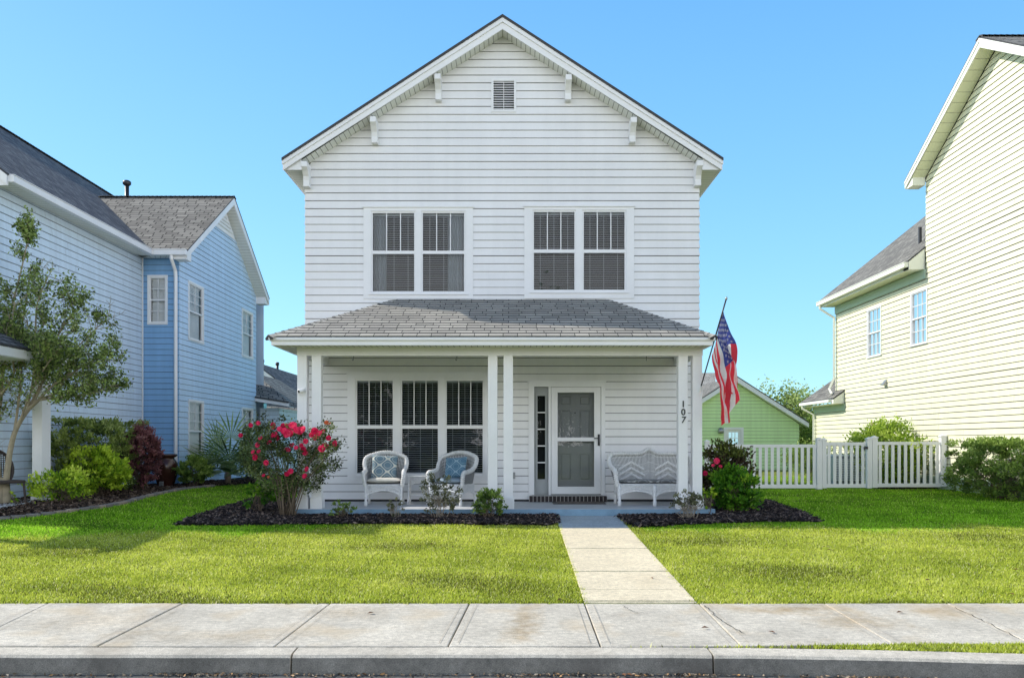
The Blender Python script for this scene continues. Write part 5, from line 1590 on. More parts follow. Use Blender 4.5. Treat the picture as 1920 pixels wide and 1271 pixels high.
mb = MB(); siding(mb, frame((0, 36, 0), (1, 0, 0), (0, -1, 0)), .3, c0.z - .2, .36, c0.x, c1.x - .3, joints=False); mb.build('lower_wall', [M['teal_siding'], M['gap']], th)

# ================================================================== CREAM HOUSE (right)
ch = thing('cream_house', 'pale yellow two storey house with tall side gable at the right edge', 'house', (15, 22, .3))
CXW = 11.7; YA, YBd = 16.0, 22.6; YW = 28.9; YL = 30.9
f_c = frame((CXW, 0, 0), (0, 1, 0), (-1, 0, 0)); ZSC = 0.34
YP = 19.3; ZPa = EYE + 9.50; pc = .62
ZTE = EYE + 7.35
dW = lambda px: CXW * F / (px - CX)
cw = []
for (pa, pb, pt, pbm) in ((1627, 1653.5, 577.5, 670), (1708.5, 1740, 545, 648)):
    ya, yb = dW(pb), dW(pa); ym = (ya + yb) / 2
    cw.append((ya, yb, z_on(pbm, ym), z_on(pt - 1, ym)))
ZWE = EYE + 4.80
mb = MB()
def lo_c(z):
    return max(YA, YP - (ZPa - z) / pc)
def hi_c(z):
    if z < EYE + 1.35: return YL
    if z < ZWE: return YW
    return min(YBd, YP + (ZPa - z) / pc)
Z1 = EYE + 1.35
siding(mb, f_c, .62, Z1, ZSC, YA, YL, cw, gap=.018)
siding(mb, f_c, Z1, ZWE, ZSC + .1524 * 20 if False else ZSC, YA, YW, cw, gap=.018)
siding(mb, f_c, ZWE, ZPa - .02, ZSC, lo_c, lambda z: min(YBd, YP + (ZPa - z) / pc), cw, gap=.018)
fr_back = frame((0, YW, 0), (1, 0, 0), (0, 1, 0))
siding(mb, frame((0, YA, 0), (1, 0, 0), (0, -1, 0)), .62, ZTE, ZSC, CXW, 22, joints=False)
mb.poly([(CXW, YA + .01, .2), (22, YA + .01, .2), (22, YA + .01, .62), (CXW, YA + .01, .62)], 0)
mb.poly([(CXW, YBd, 3), (22, YBd, 3), (22, YBd, ZTE), (CXW, YBd, ZTE)], 0)
mb.poly([(CXW, YW, .3), (22, YW, .3), (22, YW, ZWE), (15.5, YW, EYE + 8.3), (CXW, YW, ZWE)], 0)
mb.poly([(CXW, YL, .3), (20, YL, .3), (20, YL, Z1), (CXW, YL, Z1)], 0)
mb.build('wall', [M['cream_siding'], M['gap']], ch)
mb = MB(); mb.box(CXW - .012, CXW + .1, YA, YL, .2, .44); mb.box(CXW - .026, CXW + .1, YA, YL, .45, .62); mb.build('skirt_board', M['sage_trim'], ch)
for wq in cw: nb_window(ch, f_c, *wq, M['trim'], .075, 2, 1, True, 66)
b = MB(); b.box(CXW + .4, 21.9, YA + .1, YW - .1, 3.1, 3.3); b.box(CXW + .9, CXW + 1.0, YA + .1, YW - .1, .4, 6); b.build('interior', M['room'], ch)
mb = MB(); GE = 11.27; yn, yf = 15.62, 22.98; ztr = EYE + 9.80; zte = ztr - pc * (YP - yn)
slope(mb, (GE, yn, zte), (22, yn, zte), (22, YP, ztr), (GE, YP, ztr), .04); slope(mb, (GE, yf, zte), (22, yf, zte), (22, YP, ztr), (GE, YP, ztr), .04)
caps(mb, (GE, YP, ztr), (22, YP, ztr), .3, .14)
mb.build('roof', [M['roof_tan'], M['roof_edge']], ch)
mb = MB(); ew = 11.2; zw = EYE + 5.16; rw = 15.5; zwr = zw + .8 * (rw - ew)
slope(mb, (ew, YBd + .02, zw), (ew, 29.25, zw), (rw, 29.25, zwr), (rw, YBd + .02, zwr), .04); slope(mb, (rw + 4.3, YBd, zw), (rw + 4.3, 29.25, zw), (rw, 29.25, zwr), (rw, YBd, zwr), .04)
mb.build('wing_roof', [M['roof_tan'], M['roof_edge']], ch)
mb = MB(); el_ = 11.28; zl = EYE + 1.58
slope(mb, (el_, 28.1, zl), (el_, 31.25, zl), (el_ + 2.2, 31.25, zl + 1.55), (el_ + 2.2, 28.1, zl + 1.55), .04)
mb.build('low_roof', [M['roof_tan'], M['roof_edge']], ch)
mb = MB()
for yy in (yn, yf):
    mb.prism([(GE + .01, yy, zte - .042), (GE + .01, YP, ztr - .042), (GE + .01, YP, ztr - .27), (GE + .01, yy, zte - .235)], (.03, 0, 0))
    mb.prism([(GE - .008, yy, zte - .042), (GE - .008, YP, ztr - .042), (GE - .008, YP, ztr - .13), (GE - .008, yy, zte - .115)], (.017, 0, 0))
mb.prism([(GE + .045, yf, zte - .25), (GE + .045, YBd, zte - .25), (GE + .045, YBd, zte - .03), (GE + .045, yf, zte - .05)], (.36, 0, 0))
mb.box(GE + .05, 22, yn + .005, yn + .03, zte - .24, zte - .045); mb.box(GE + .05, 22, yn + .035, YA, zte - .24, zte - .22)
mb.build('rake_board', M['cream_trim'], ch)
mb = MB(); gs2 = lambda y: ztr - .265 - abs(y - YP) * pc
for ye in (yn + .1, yf - .1):
    soffit_strip(mb, (GE + .03, YP, gs2(YP)), (GE + .03, ye, gs2(ye)), (CXW - .02, YP, gs2(YP)), (CXW - .02, ye, gs2(ye)), .30, .010)
soffit_strip(mb, (ew + .05, YBd + .05, EYE + 4.92), (ew + .05, 29.1, EYE + 4.92), (CXW, YBd + .05, EYE + 4.92), (CXW, 29.1, EYE + 4.92), .30, .008)
M['cream_soffit'] = paint('cream_soffit', (0.70, 0.72, 0.52), 0.6, .08, 2)
mb.build('soffit', [M['cream_soffit'], M['gap_light']], ch)
mb = MB(); mb.box(ew - .10, ew + .018, YBd + .04, 29.2, EYE + 4.97, EYE + 5.09); mb.box(ew - .115, ew + .018, YBd + .04, 29.2, EYE + 5.09, EYE + 5.115); mb.box(ew + .02, ew + .05, YBd + .02, 29.2, EYE + 4.90, EYE + 5.1)
mb.prism([(ew + .02, YBd + .03, EYE + 4.9), (CXW - .02, YBd + .03, EYE + 4.9), (CXW - .02, YBd + .03, EYE + 5.50), (ew + .02, YBd + .03, EYE + 5.118)], (0, .3, 0))
mb.box(el_ - .09, el_ + .02, 28.3, 31.2, zl - .15, zl - .045); mb.prism([(el_ + .02, 28.12, zl - .2), (CXW - .02, 28.12, zl - .2), (CXW - .02, 28.12, zl + .22), (el_ + .02, 28.12, zl - .05)], (0, .25, 0)); mb.box(el_ + .02, CXW, 28.15, 31.2, zl - .21, zl - .19)
mb.build('gutter', M['cream_trim'], ch, False, .008)
mb = MB(); mb.box(CXW - .045, CXW - .023, YBd - .03, YW, ZWE - .16, ZWE + .10); mb.build('frieze_board', M['sage_trim'], ch); mb = MB(); mb.box(CXW - .045, CXW - .023, 28.05, YL, Z1 - .22, Z1 + .02); mb.build('frieze_board', M['sage_trim'], ch)
mb = MB()
ys_ = 29.0
mb.tube([(ew - .04, ys_, EYE + 4.97), (ew - .04, ys_, EYE + 4.85), (CXW - .10, YW - .08, EYE + 4.5), (CXW - .10, YW - .08, EYE + 4.2), (CXW - .10, YW - .08, zl + .75), (CXW - .25, YW - .02, zl + .35), (el_ + .15, YW - .3, zl + .16)], .05, 4)
mb.build('downspout', M['cream_trim'], ch); mb = MB()
mb.tube([(el_ - .03, 31.0, zl - .12), (el_ - .03, 31.0, zl - .25), (CXW - .09, YL - .1, zl - .5), (CXW - .09, YL - .1, .4)], .05, 4)
mb.build('downspout', M['cream_trim'], ch)
c = at(1725, 447, 24.0); mb = MB(); mb.tube([c - Vector((0, 0, .3)), c + Vector((0, 0, .33))], .05, 8); mb.build('vent_pipe', M['metal_dark'], ch)
c = at(1662, 717, d_on(CXW, 1662)); mb = MB(); mb.prism([(CXW - .02, c.y - .1, c.z - .09), (CXW - .02, c.y + .1, c.z - .09), (CXW - .14, c.y + .12, c.z - .08), (CXW - .14, c.y - .1, c.z - .08)], (0, 0, .03)); mb.prism([(CXW - .02, c.y - .08, c.z - .06), (CXW - .14, c.y - .08, c.z - .06), (CXW - .02, c.y - .08, c.z + .09)], (0, .16, 0)); mb.build('exhaust_hood', M['metal_grey'], ch)

# ================================================================== GREEN GARAGE behind
gg = thing('green_garage', 'lime green garage with white trimmed gable behind the picket fence', 'garage', (10, 35.7, .3))
yG = 35.7; sG = F / yG
gax, gaz = (1381 - CX) / sG, EYE + (HY - 704) / sG; gex, gez = (1517 - CX) / sG, EYE + (HY - 791) / sG
pg = (gaz - gez) / (gex - gax); gwl = gax - (gex - gax)
wxr = (1498 - CX) * (yG + .35) / F
zg = gaz - .27
dg0, dg1 = (1357 - CX) * (yG + .35) / F, (1394 - CX) * (yG + .35) / F; dzt = EYE + (HY - 801) * (yG + .35) / F
mb = MB(); fG = frame((0, yG + .35, 0), (1, 0, 0), (0, -1, 0))
siding(mb, fG, .3, zg, .36, lambda z: max(gwl + .45, gax - (zg - z) / pg), lambda z: min(wxr, gax + (zg - z) / pg), [(dg0, dg1, .3, dzt)], joints=False)
siding(mb, frame((wxr, 0, 0), (0, 1, 0), (1, 0, 0)), .3, gez, .36, yG + .35, 43, joints=False)
mb.build('wall', [M['green_siding'], M['gap']], gg)
mb = MB(); slope(mb, (gex, yG, gez), (gex, 43, gez), (gax, 43, gaz), (gax, yG, gaz), .05); slope(mb, (gwl, yG, gez), (gwl, 43, gez), (gax, 43, gaz), (gax, yG, gaz), .05); mb.build('roof', [M['roof_tan'], M['roof_edge']], gg)
mb = MB()
for xx in (gex, gwl): mb.prism([(xx, yG + .01, gez - .05), (gax, yG + .01, gaz - .05), (gax, yG + .01, gaz - .27), (xx, yG + .01, gez - .24)], (0, .03, 0))
mb.build('rake_board', M['trim'], gg)
mb = MB()
for xx in (gex, gwl): soffit_strip(mb, (gax, yG + .04, gaz - .26), (xx, yG + .04, gez - .24), (gax, yG + .34, gaz - .26), (xx, yG + .34, gez - .24), .2, .008)
mb.build('soffit', [M['soffit'], M['gap_light']], gg)
b = MB(); fw = .11
b.fbox(fG, dg0, dg0 + fw, -.02, .03, .3, dzt); b.fbox(fG, dg1 - fw, dg1, -.02, .03, .3, dzt); b.fbox(fG, dg0 + fw, dg1 - fw, -.02, .03, dzt - fw, dzt)
b.fbox(fG, dg0 + fw, dg1 - fw, -.06, -.02, .3, dzt - .75); b.fbox(fG, dg0 + fw, dg0 + fw + .12, -.06, -.02, dzt - .75, dzt - fw); b.fbox(fG, dg1 - fw - .12, dg1 - fw, -.06, -.02, dzt - .75, dzt - fw); b.fbox(fG, dg0 + fw + .12, dg1 - fw - .12, -.06, -.02, dzt - .22, dzt - fw)
x0, x1 = dg0 + fw + .12, dg1 - fw - .12
for k in (1, 2): b.fbox(fG, x0 + (x1 - x0) * k / 3 - .012, x0 + (x1 - x0) * k / 3 + .012, -.05, -.022, dzt - .75, dzt - .22)
b.fbox(fG, x0, x1, -.05, -.023, dzt - .50, dzt - .476)
gd = b.build('door', M['trim'], gg)
b = MB(); b.poly([fG(x0, -.052, dzt - .75), fG(x1, -.052, dzt - .75), fG(x1, -.052, dzt - .22), fG(x0, -.052, dzt - .22)]); b.build('pane', M['glass'], gd)
b = MB(); c = at(1350.5, 808, yG + .33); b.lathe([(.0, -.12), (.11, -.1), (.13, .0), (.11, .1), (.03, .16), (0, .17)], (c.x, c.y - .1, c.z), 12); b.build('wall_lamp', M['metal_grey'], gg, True)

ry = thing('grey_roofed_house', 'small grey roofed house peeking out behind the lime green garage', 'house', (10.5, 44, .3))
mb = MB(); p0 = at(1240, 745, 44); p1 = at(1343, 745, 44); q0 = at(1240, 699, 48); q1 = at(1341, 699, 48)
slope(mb, p0, p1, q1, q0, .05); mb.build('roof', [M['roof_grey'], M['roof_edge']], ry)
mb = MB(); mb.box(p0.x + .3, p1.x - .3, 44.4, 52, .3, p0.z); mb.build('wall', M['cream_siding'], ry)

# ================================================================== FENCE
SF = 69.8; DF = F / SF
fx = lambda px: (px - CX) / SF
fz = lambda py: EYE + (HY - py) / SF
def cap_post(b, x0, x1, y, z0, z1, over=.015):
    w_ = x1 - x0
    b.box(x0, x1, y, y + w_, z0, z1); b.box(x0 - over, x1 + over, y - over, y + w_ + over, z1, z1 + .035)
    cx_, cy_ = (x0 + x1) / 2, y + w_ / 2
    for (a, c) in (((x0, y), (x1, y)), ((x1, y), (x1, y + w_)), ((x1, y + w_), (x0, y + w_)), ((x0, y + w_), (x0, y))):
        b.poly([(a[0], a[1], z1 + .036), (c[0], c[1], z1 + .036), (cx_, cy_, z1 + .075)])
def fence_panel(name, label, cat, x0, x1, n, zt, zb, posts_, y, railh=.13, group=None, slope_=0.0):
    t = thing(name, label, cat, ((x0 + x1) / 2, y, zb - .05), group)
    for (a, c, za, zz) in posts_:
        b = MB(); cap_post(b, a, c, y - .03, za, zz); b.build('post', M['vinyl'], t, False, .004)
    b = MB(); b.box(x0, x1, y, y + .045, zt - railh, zt); b.build('top_rail', M['vinyl'], t, False, .005)
    b = MB(); b.box(x0, x1, y, y + .045, zb, zb + .10); b.build('bottom_rail', M['vinyl'], t, False, .005)
    b = MB(); pitch_ = (x1 - x0) / n
    for k in range(n):
        c = x0 + pitch_ * (k + .5); b.box(c - .04, c + .04, y + .01, y + .033, zb + .10, zt - railh)
    b.build('picket_panel', M['vinyl'], t)
    return t
pw = .15
fence_panel('picket_fence', 'white vinyl picket fence section left of the gate, partly behind the shrub', 'fence', fx(1330), fx(1533), 18, fz(833), fz(915), [(fx(1322), fx(1330), fz(917), fz(829)), (fx(1531.5), fx(1541), fz(917), fz(825))], DF, .085, 'white picket fence along the side yard')
t = fence_panel('fence_gate', 'white vinyl picket gate hung between the two pairs of fence posts', 'gate', fx(1550), fx(1624), 7, fz(829), fz(914), [(fx(1541.6), fx(1549.6), fz(915), fz(826))], DF + .01, .085)
b = MB(); b.box(fx(1620), fx(1627), DF - .03, DF - .005, fz(842), fz(837)); b.build('latch', M['metal_dark'], t)
fence_panel('picket_fence', 'white vinyl picket fence section between the gate and the cream house', 'fence', fx(1645), fx(1764), 10, fz(828), fz(913), [(fx(1625.5), fx(1634.5), fz(915), fz(824)), (fx(1635.2), fx(1645), fz(914), fz(821.5)), (fx(1764), fx(1774), fz(912), fz(819))], DF, .085, 'white picket fence along the side yard')

# air conditioner behind the gate
ac = Vector(((1582 - CX) * 24.5 / F, 24.5, gz(9, 24.5)))
t = thing('air_conditioner', 'grey outdoor air conditioner unit seen through the gate pickets', 'air conditioner', ac, None, True)
b = MB(); b.box(-.42, .42, -.42, .42, .05, .85, 0); b.build('body', M['metal_grey'], t, False, .03)
b = MB()
for k in range(13): b.box(-.40, .40, -.445, -.422, .12 + k * .052, .145 + k * .052)
b.build('grille', M['trim'], t)
b = MB(); b.box(-.44, .44, -.44, .44, .85, .90); b.build('lid', M['trim'], t, False, .01)
b = MB(); b.box(-.5, .5, -.5, .5, 0, .05); b.build('pad', M['metal_grey'], t)

# ================================================================== EDGING STONES
def edging(name, label, pts, L0, h, wd, mats, courses=1):
    t = thing(name, label, 'garden edging', (pts[0][0], pts[0][1], gz(*pts[0])))
    dense = curve_pts([Vector((p[0], p[1], 0)) for p in pts], 10)
    tot = sum((b_ - a).length for a, b_ in zip(dense, dense[1:])); n = int(tot / L0)
    P = resample(dense, n + 1)
    for k in range(n):
        for cI in range(courses):
            a, c = P[k].copy(), P[k + 1].copy()
            if cI % 2:
                if k + 2 > n: continue
                a = P[k].lerp(P[k + 1], .5); c = P[k + 1].lerp(P[k + 2], .5)
            tdir = (c - a).normalized(); sd = Vector((-tdir.y, tdir.x, 0)) * wd / 2 * random.uniform(.85, 1.1)
            g = .006
            a = a + tdir * g; c = c - tdir * g
            z0 = gz(a.x, a.y) - (.03 if cI == 0 else 0) + cI * h * 1.02; z1 = gz(a.x, a.y) + h * random.uniform(.93, 1.0) + cI * h * 1.02
            b = MB(); b.hexa([Vector((q.x, q.y, zz)) for zz in (z0, z1) for q in (a - sd, c - sd, c + sd, a + sd)])
            b.build('block', random.choice(mats), t, False, .012)
edging('stone_edging', 'curved row of low stone blocks edging the mulch beside the blue house', [G(-100, 982), G(-30, 977), G(40, 970.5), G(120, 961.5), G(185, 953), G(230, 945), G(255, 938), G(290, 929), G(340, 919), G(400, 912)], .21, .06, .12, [M['stone'], M['stone_warm'], M['stone']])
edging('stone_edging', 'dark stacked stone border below the shrubs of the cream house', [G(1706, 910), G(1760, 914), G(1830, 922), G(1880, 929), G(1960, 941)], .26, .09, .16, [M['stone']], 2)

# ================================================================== SHRUBS
LM = {}
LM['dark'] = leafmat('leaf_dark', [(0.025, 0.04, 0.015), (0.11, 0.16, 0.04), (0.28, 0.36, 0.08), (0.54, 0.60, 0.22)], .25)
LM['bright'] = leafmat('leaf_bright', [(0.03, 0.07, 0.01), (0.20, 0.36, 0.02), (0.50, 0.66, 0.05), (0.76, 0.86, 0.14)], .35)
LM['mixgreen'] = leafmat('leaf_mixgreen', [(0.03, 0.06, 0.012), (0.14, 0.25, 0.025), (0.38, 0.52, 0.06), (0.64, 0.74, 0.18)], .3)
LM['burg'] = leafmat('leaf_burgundy', [(0.03, 0.015, 0.018), (0.13, 0.055, 0.06), (0.32, 0.13, 0.13), (0.52, 0.30, 0.27)], .25)
LM['mid'] = leafmat('leaf_mid', [(0.02, 0.045, 0.012), (0.11, 0.19, 0.04), (0.28, 0.40, 0.08), (0.56, 0.66, 0.22)], .3)
LM['rose'] = leafmat('leaf_rose', [(0.015, 0.022, 0.012), (0.06, 0.08, 0.03), (0.17, 0.23, 0.07), (0.42, 0.45, 0.22)], .25)
LM['grey'] = leafmat('leaf_grey', [(0.05, 0.05, 0.03), (0.12, 0.13, 0.07), (0.24, 0.25, 0.14), (0.36, 0.36, 0.22)], .3)
LM['lush'] = leafmat('leaf_lush', [(0.015, 0.05, 0.008), (0.05, 0.16, 0.014), (0.12, 0.30, 0.02), (0.30, 0.46, 0.04)], .35)
LM['mixed'] = leafmat('leaf_mixed', [(0.03, 0.02, 0.02), (0.08, 0.045, 0.035), (0.10, 0.13, 0.03), (0.26, 0.30, 0.06)], .3)
LM['tree'] = leafmat('leaf_tree', [(0.022, 0.034, 0.016), (0.12, 0.17, 0.05), (0.32, 0.43, 0.11), (0.64, 0.70, 0.30)], .35)

def gp(px, d): x = (px - CX) * d / F; return (x, d, gz(x, d))
# left house bed
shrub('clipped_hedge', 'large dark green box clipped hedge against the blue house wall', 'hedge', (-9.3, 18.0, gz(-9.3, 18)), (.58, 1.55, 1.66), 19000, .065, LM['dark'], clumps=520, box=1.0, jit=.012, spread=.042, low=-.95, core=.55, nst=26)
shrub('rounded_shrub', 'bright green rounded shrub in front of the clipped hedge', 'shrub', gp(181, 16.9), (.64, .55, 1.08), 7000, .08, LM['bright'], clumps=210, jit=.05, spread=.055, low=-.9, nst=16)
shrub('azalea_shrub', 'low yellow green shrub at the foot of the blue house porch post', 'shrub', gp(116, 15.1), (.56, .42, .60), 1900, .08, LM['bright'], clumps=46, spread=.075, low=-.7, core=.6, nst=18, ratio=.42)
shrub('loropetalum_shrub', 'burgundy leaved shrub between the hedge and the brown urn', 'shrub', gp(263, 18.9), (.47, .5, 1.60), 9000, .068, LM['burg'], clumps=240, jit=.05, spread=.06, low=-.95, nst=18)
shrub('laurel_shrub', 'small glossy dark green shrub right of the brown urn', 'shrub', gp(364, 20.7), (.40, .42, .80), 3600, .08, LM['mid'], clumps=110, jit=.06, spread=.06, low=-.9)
shrub('leafy_shrub', 'loose olive green shrub behind the fan palm and the rose bush', 'shrub', gp(462, 24.5), (.62, .5, .95), 3000, .06, LM['mid'], clumps=60, spread=.1)
shrub('leafy_shrub', 'tiny light green sprout beside the crape myrtle trunk', 'shrub', gp(24, 14.75), (.12, .12, .24), 160, .05, LM['bright'], clumps=10, spread=.04, nst=5)
# front bed
shrub('young_plant', 'bright green young plant left of the rose bush base', 'plant', gp(489, 14.3), (.30, .28, .56), 1100, .06, LM['lush'], clumps=36, spread=.07, nst=12)
shrub('small_shrub', 'low wispy shrub in front of the left porch posts', 'shrub', gp(643, 13.35), (.25, .22, .33), 420, .045, LM['mid'], clumps=22, spread=.05, core=.3, nst=14, stem_r=.004)
shrub('small_shrub', 'tiny thin shrub in front of the left wicker armchair', 'shrub', gp(742, 13.3), (.17, .16, .36), 300, .042, LM['grey'], M['stem_pale'], clumps=18, spread=.045, core=.3, nst=12, stem_r=.004)
shrub('spindly_shrub', 'tall spindly pale shrub in front of the right wicker armchair', 'shrub', gp(823, 13.3), (.36, .26, .80), 1150, .045, LM['grey'], M['stem_pale'], clumps=46, spread=.055, core=.25, nst=16, stem_r=.004)
shrub('round_shrub', 'dense round dark shrub in front of the middle porch posts', 'shrub', gp(918, 13.3), (.30, .27, .50), 2600, .042, LM['mid'], clumps=70, spread=.055, core=.4, nst=14, stem_r=.005)
shrub('twiggy_shrub', 'bare twiggy grey shrub in front of the right porch posts', 'shrub', gp(1292, 13.2), (.29, .25, .50), 900, .042, LM['grey'], M['stem_pale'], clumps=50, spread=.05, core=.35, low=-.2, nst=34, stem_r=.0035, base=.42)
# right bed
shrub('burgundy_shrub', 'burgundy and green mixed shrub at the right corner of the porch', 'shrub', gp(1362, 15.3), (.52, .45, 1.24), 5200, .068, LM['mixed'], clumps=100, spread=.085, nst=20, core=.4)
shrub('peony_plant', 'lush green leafy plant at the end of the right mulch bed', 'plant', gp(1377, 14.25), (.46, .40, .80), 3600, .075, LM['lush'], clumps=90, spread=.08, nst=14, stem_r=.005, core=.4, low=-.95)
shrub('yellow_sprig', 'small yellow green sprig behind the twiggy shrub', 'plant', gp(1328, 13.75), (.15, .12, .52), 300, .05, LM['bright'], clumps=18, spread=.05, nst=6)
# cream house
shrub('foundation_shrub', 'wide dark green shrub below the cream house at the right edge', 'shrub', (11.0, 18.0, gz(11, 18)), (.62, 1.5, 1.32), 17000, .07, LM['mid'], clumps=420, box=.85, jit=.03, spread=.05, low=-.9, core=.5, nst=30)
shrub('side_yard_shrub', 'tall sunlit green shrub behind the fence against the cream house', 'shrub', (10.95, 23.45, gz(10.7, 24)), (.72, 1.6, 1.85), 9000, .095, LM['mixgreen'], clumps=200, box=.45, spread=.11, low=-.95, nst=24)
shrub('side_yard_shrub', 'green shrub behind the gate beside the air conditioner', 'shrub', (10.0, 26.8, gz(10, 26)), (.9, .8, 1.3), 4000, .07, LM['mid'], clumps=80, spread=.1, low=-.95)
shrub('side_yard_shrub', 'dark green shrub at the rear corner of the cream house, behind the downspout', 'shrub', (13.9, 36.6, gz(11, 33)), (.8, .8, 2.6), 4500, .09, LM['mid'], clumps=80, spread=.14, low=-.95)
# small post behind the fence shrub
b = MB(); c = at(1638, 797, 25.8); b.box(c.x - .07, c.x + .07, 25.75, 25.89, .3, c.z + .1); tag(b.build('wooden_post', paint('wood_post', (.30, .27, .12), .9, .2, 6), None, False, .01), 'short square wooden post rising above the shrub behind the fence', 'post')

# landscape light
c = gp(427, 22.4); t = thing('garden_light', 'small pewter garden spotlight in front of the fan palm', 'garden light', c, None, True)
b = MB(); b.tube([(0, 0, 0), (0, 0, .22)], .018, 8); b.build('stake', M['metal_grey'], t)
b = MB(); b.tube([(0, -.08, .16), (0, -.02, .27), (0, .05, .36)], [.075, .08, .05], 12); b.tube([(0, .0, .33), (0, .0, .40)], [.09, .09], 10); b.build('lamp_head', M['metal_grey'], t, True)

# fan palm
LM['palm'] = leafmat('leaf_palm', [(0.04, 0.07, 0.03), (0.15, 0.25, 0.09), (0.36, 0.46, 0.21), (0.66, 0.70, 0.46)], .2)
pc0 = Vector(gp(428, 21.9))
t = thing('fan_palm', 'green fan palm with stiff spiky fronds beside the blue house', 'palm', pc0)
b = MB(); b.tube([pc0 + Vector((0, 0, -.05)), pc0 + Vector((0, 0, .2)), pc0 + Vector((.02, 0, .42))], [.07, .08, .06], 10); b.build('trunk', M['stem'], t, True)
for k in range(18):
    az_ = k * 2.399 + random.uniform(-.2, .2); tilt_ = random.uniform(.15, 1.35) if k < 14 else random.uniform(1.3, 1.7)
    dr_ = Vector((math.sin(tilt_) * math.cos(az_), math.sin(tilt_) * math.sin(az_) * .8, math.cos(tilt_)))
    pl_ = random.uniform(.6, 1.0)
    s0_ = pc0 + Vector((0, 0, .4)); e_ = s0_ + dr_ * pl_ + Vector((0, 0, -.05 * tilt_))
    b = MB(); b.tube([s0_, s0_.lerp(e_, .5) + Vector((0, 0, .03)), e_], [.014, .011, .009], 5)
    sdv = dr_.cross(Vector((0, 0, 1)));
    if sdv.length < .1: sdv = Vector((1, 0, 0))
    sdv.normalize(); nrm = sdv.cross(dr_).normalized()
    nl = 19; rl = random.uniform(.78, 1.02)
    for q in range(nl):
        a = (q / (nl - 1) - .5) * 4.1
        ld = (dr_ * math.cos(a) + sdv * math.sin(a) + nrm * (.18 * math.cos(a) - .12)).normalized()
        ll = rl * (.75 + .25 * math.cos(a * .7)) * random.uniform(.92, 1.05)
        wv = ld.cross(nrm).normalized() * .027
        m1 = e_ + ld * ll * .5; tp = e_ + ld * ll + Vector((0, 0, -.06 * ll))
        b.poly([e_, m1 - wv, tp, m1 + wv])
    fo_ = b.build('frond', LM['palm'], t)
    a_ = fo_.data.attributes.new('rnd', 'FLOAT', 'FACE'); base_ = random.uniform(.1, .7)
    a_.data.foreach_set('value', [min(1, base_ + random.uniform(-.15, .3)) for _ in fo_.data.polygons])

# ------------------------------------------------------------------ rose bush
rb = Vector(gp(541, 13.55))
t = thing('rose_bush', 'large rose bush covered in crimson blooms left of the porch', 'rose bush', rb)
dR = 13.55
K = []
for k in range(150):
    while True:
        px_ = random.uniform(455, 636); py_ = random.uniform(782, 930)
        # bowl outline: wide above, narrow below
        lim = 22 + 76 * smooth((955 - py_) / 110)
        top_ = 800 - 12 * math.sin((px_ - 455) / 180 * 6.0) + 10 * ((px_ - 545) / 90) ** 2 * .3
        if abs(px_ - 545) < lim and py_ > top_ - 8: break
    dd = dR + random.uniform(-.48, .48) * smooth((960 - py_) / 120)
    K.append(at(px_, py_, dd))
K += [at(560 + k * 14, 905 - k * 8, dR - .1) for k in range(6)] + [at(615, 795, dR), at(622, 800, dR - .1), at(600, 893, dR), at(625, 880, dR)]
K = np.array([tuple(q) for q in K])
n = 8500; ci = rng.integers(0, len(K), n)
P = K[ci] + rng.normal(size=(n, 3)) * np.array([.055, .055, .05])
tone = rng.random(len(K))
D = rng.normal(size=(n, 3)) + np.array([0, 0, .2]) + (P - np.array([rb.x, rb.y, rb.z + .7])) * .5
rn = .5 * tone[ci] + .5 * rng.random(n)
leaf_object('foliage', P, D, .046 * (.7 + .6 * rng.random(n)), LM['rose'], t, rn, .55)
b = MB()
for k in range(34):
    e = Vector(K[rng.integers(0, len(K))]); s_ = rb + Vector((random.uniform(-.13, .13), random.uniform(-.1, .1), -.03))
    m1 = s_.lerp(e, .4) + Vector((0, 0, .10)); m1.x = s_.x + (e.x - s_.x) * .3; m2 = s_.lerp(e, .72) + Vector((random.uniform(-.04, .04), 0, .05))
    b.tube([s_, s_.lerp(m1, .5), m1, m2, e], [.011, .009, .008, .006, .003], 5)
b.build('stem', M['stem'], t, True)
M['petal'] = leafmat('rose_petal', [(0.50, 0.01, 0.06), (0.82, 0.025, 0.12), (0.95, 0.10, 0.22)], .25, .6)
M['petal_old'] = leafmat('rose_petal_orange', [(0.55, 0.10, 0.04), (0.7, 0.2, 0.08)], .25, .6)
ros = [(470, 797, 5), (484, 793, 5), (512, 798, 8), (524, 804, 6), (533, 808, 8), (541, 800, 10), (549, 797, 9), (556, 806, 8), (562, 807, 9), (568, 805, 8), (538, 813, 9), (545, 812, 8), (514, 815, 8), (518, 820, 8), (451, 816, 5), (488, 821, 5), (483, 834, 6), (505, 829, 6), (474, 847, 5), (485, 846, 5), (478, 857, 7), (499, 867, 6), (590, 808, 8), (598, 812, 7), (593, 820, 8), (606, 808, 6), (616, 821, 6), (610, 836, 8), (603, 841, 8), (628, 831, 7), (573, 827, 6), (547, 834, 6), (555, 839, 5), (539, 843, 7), (569, 843, 8), (572, 849, 7), (575, 879, 6), (545, 883, 6), (538, 888, 6), (571, 892, 6), (494, 891, 4), (565, 835, 5), (531, 798, 6), (584, 815, 6)]
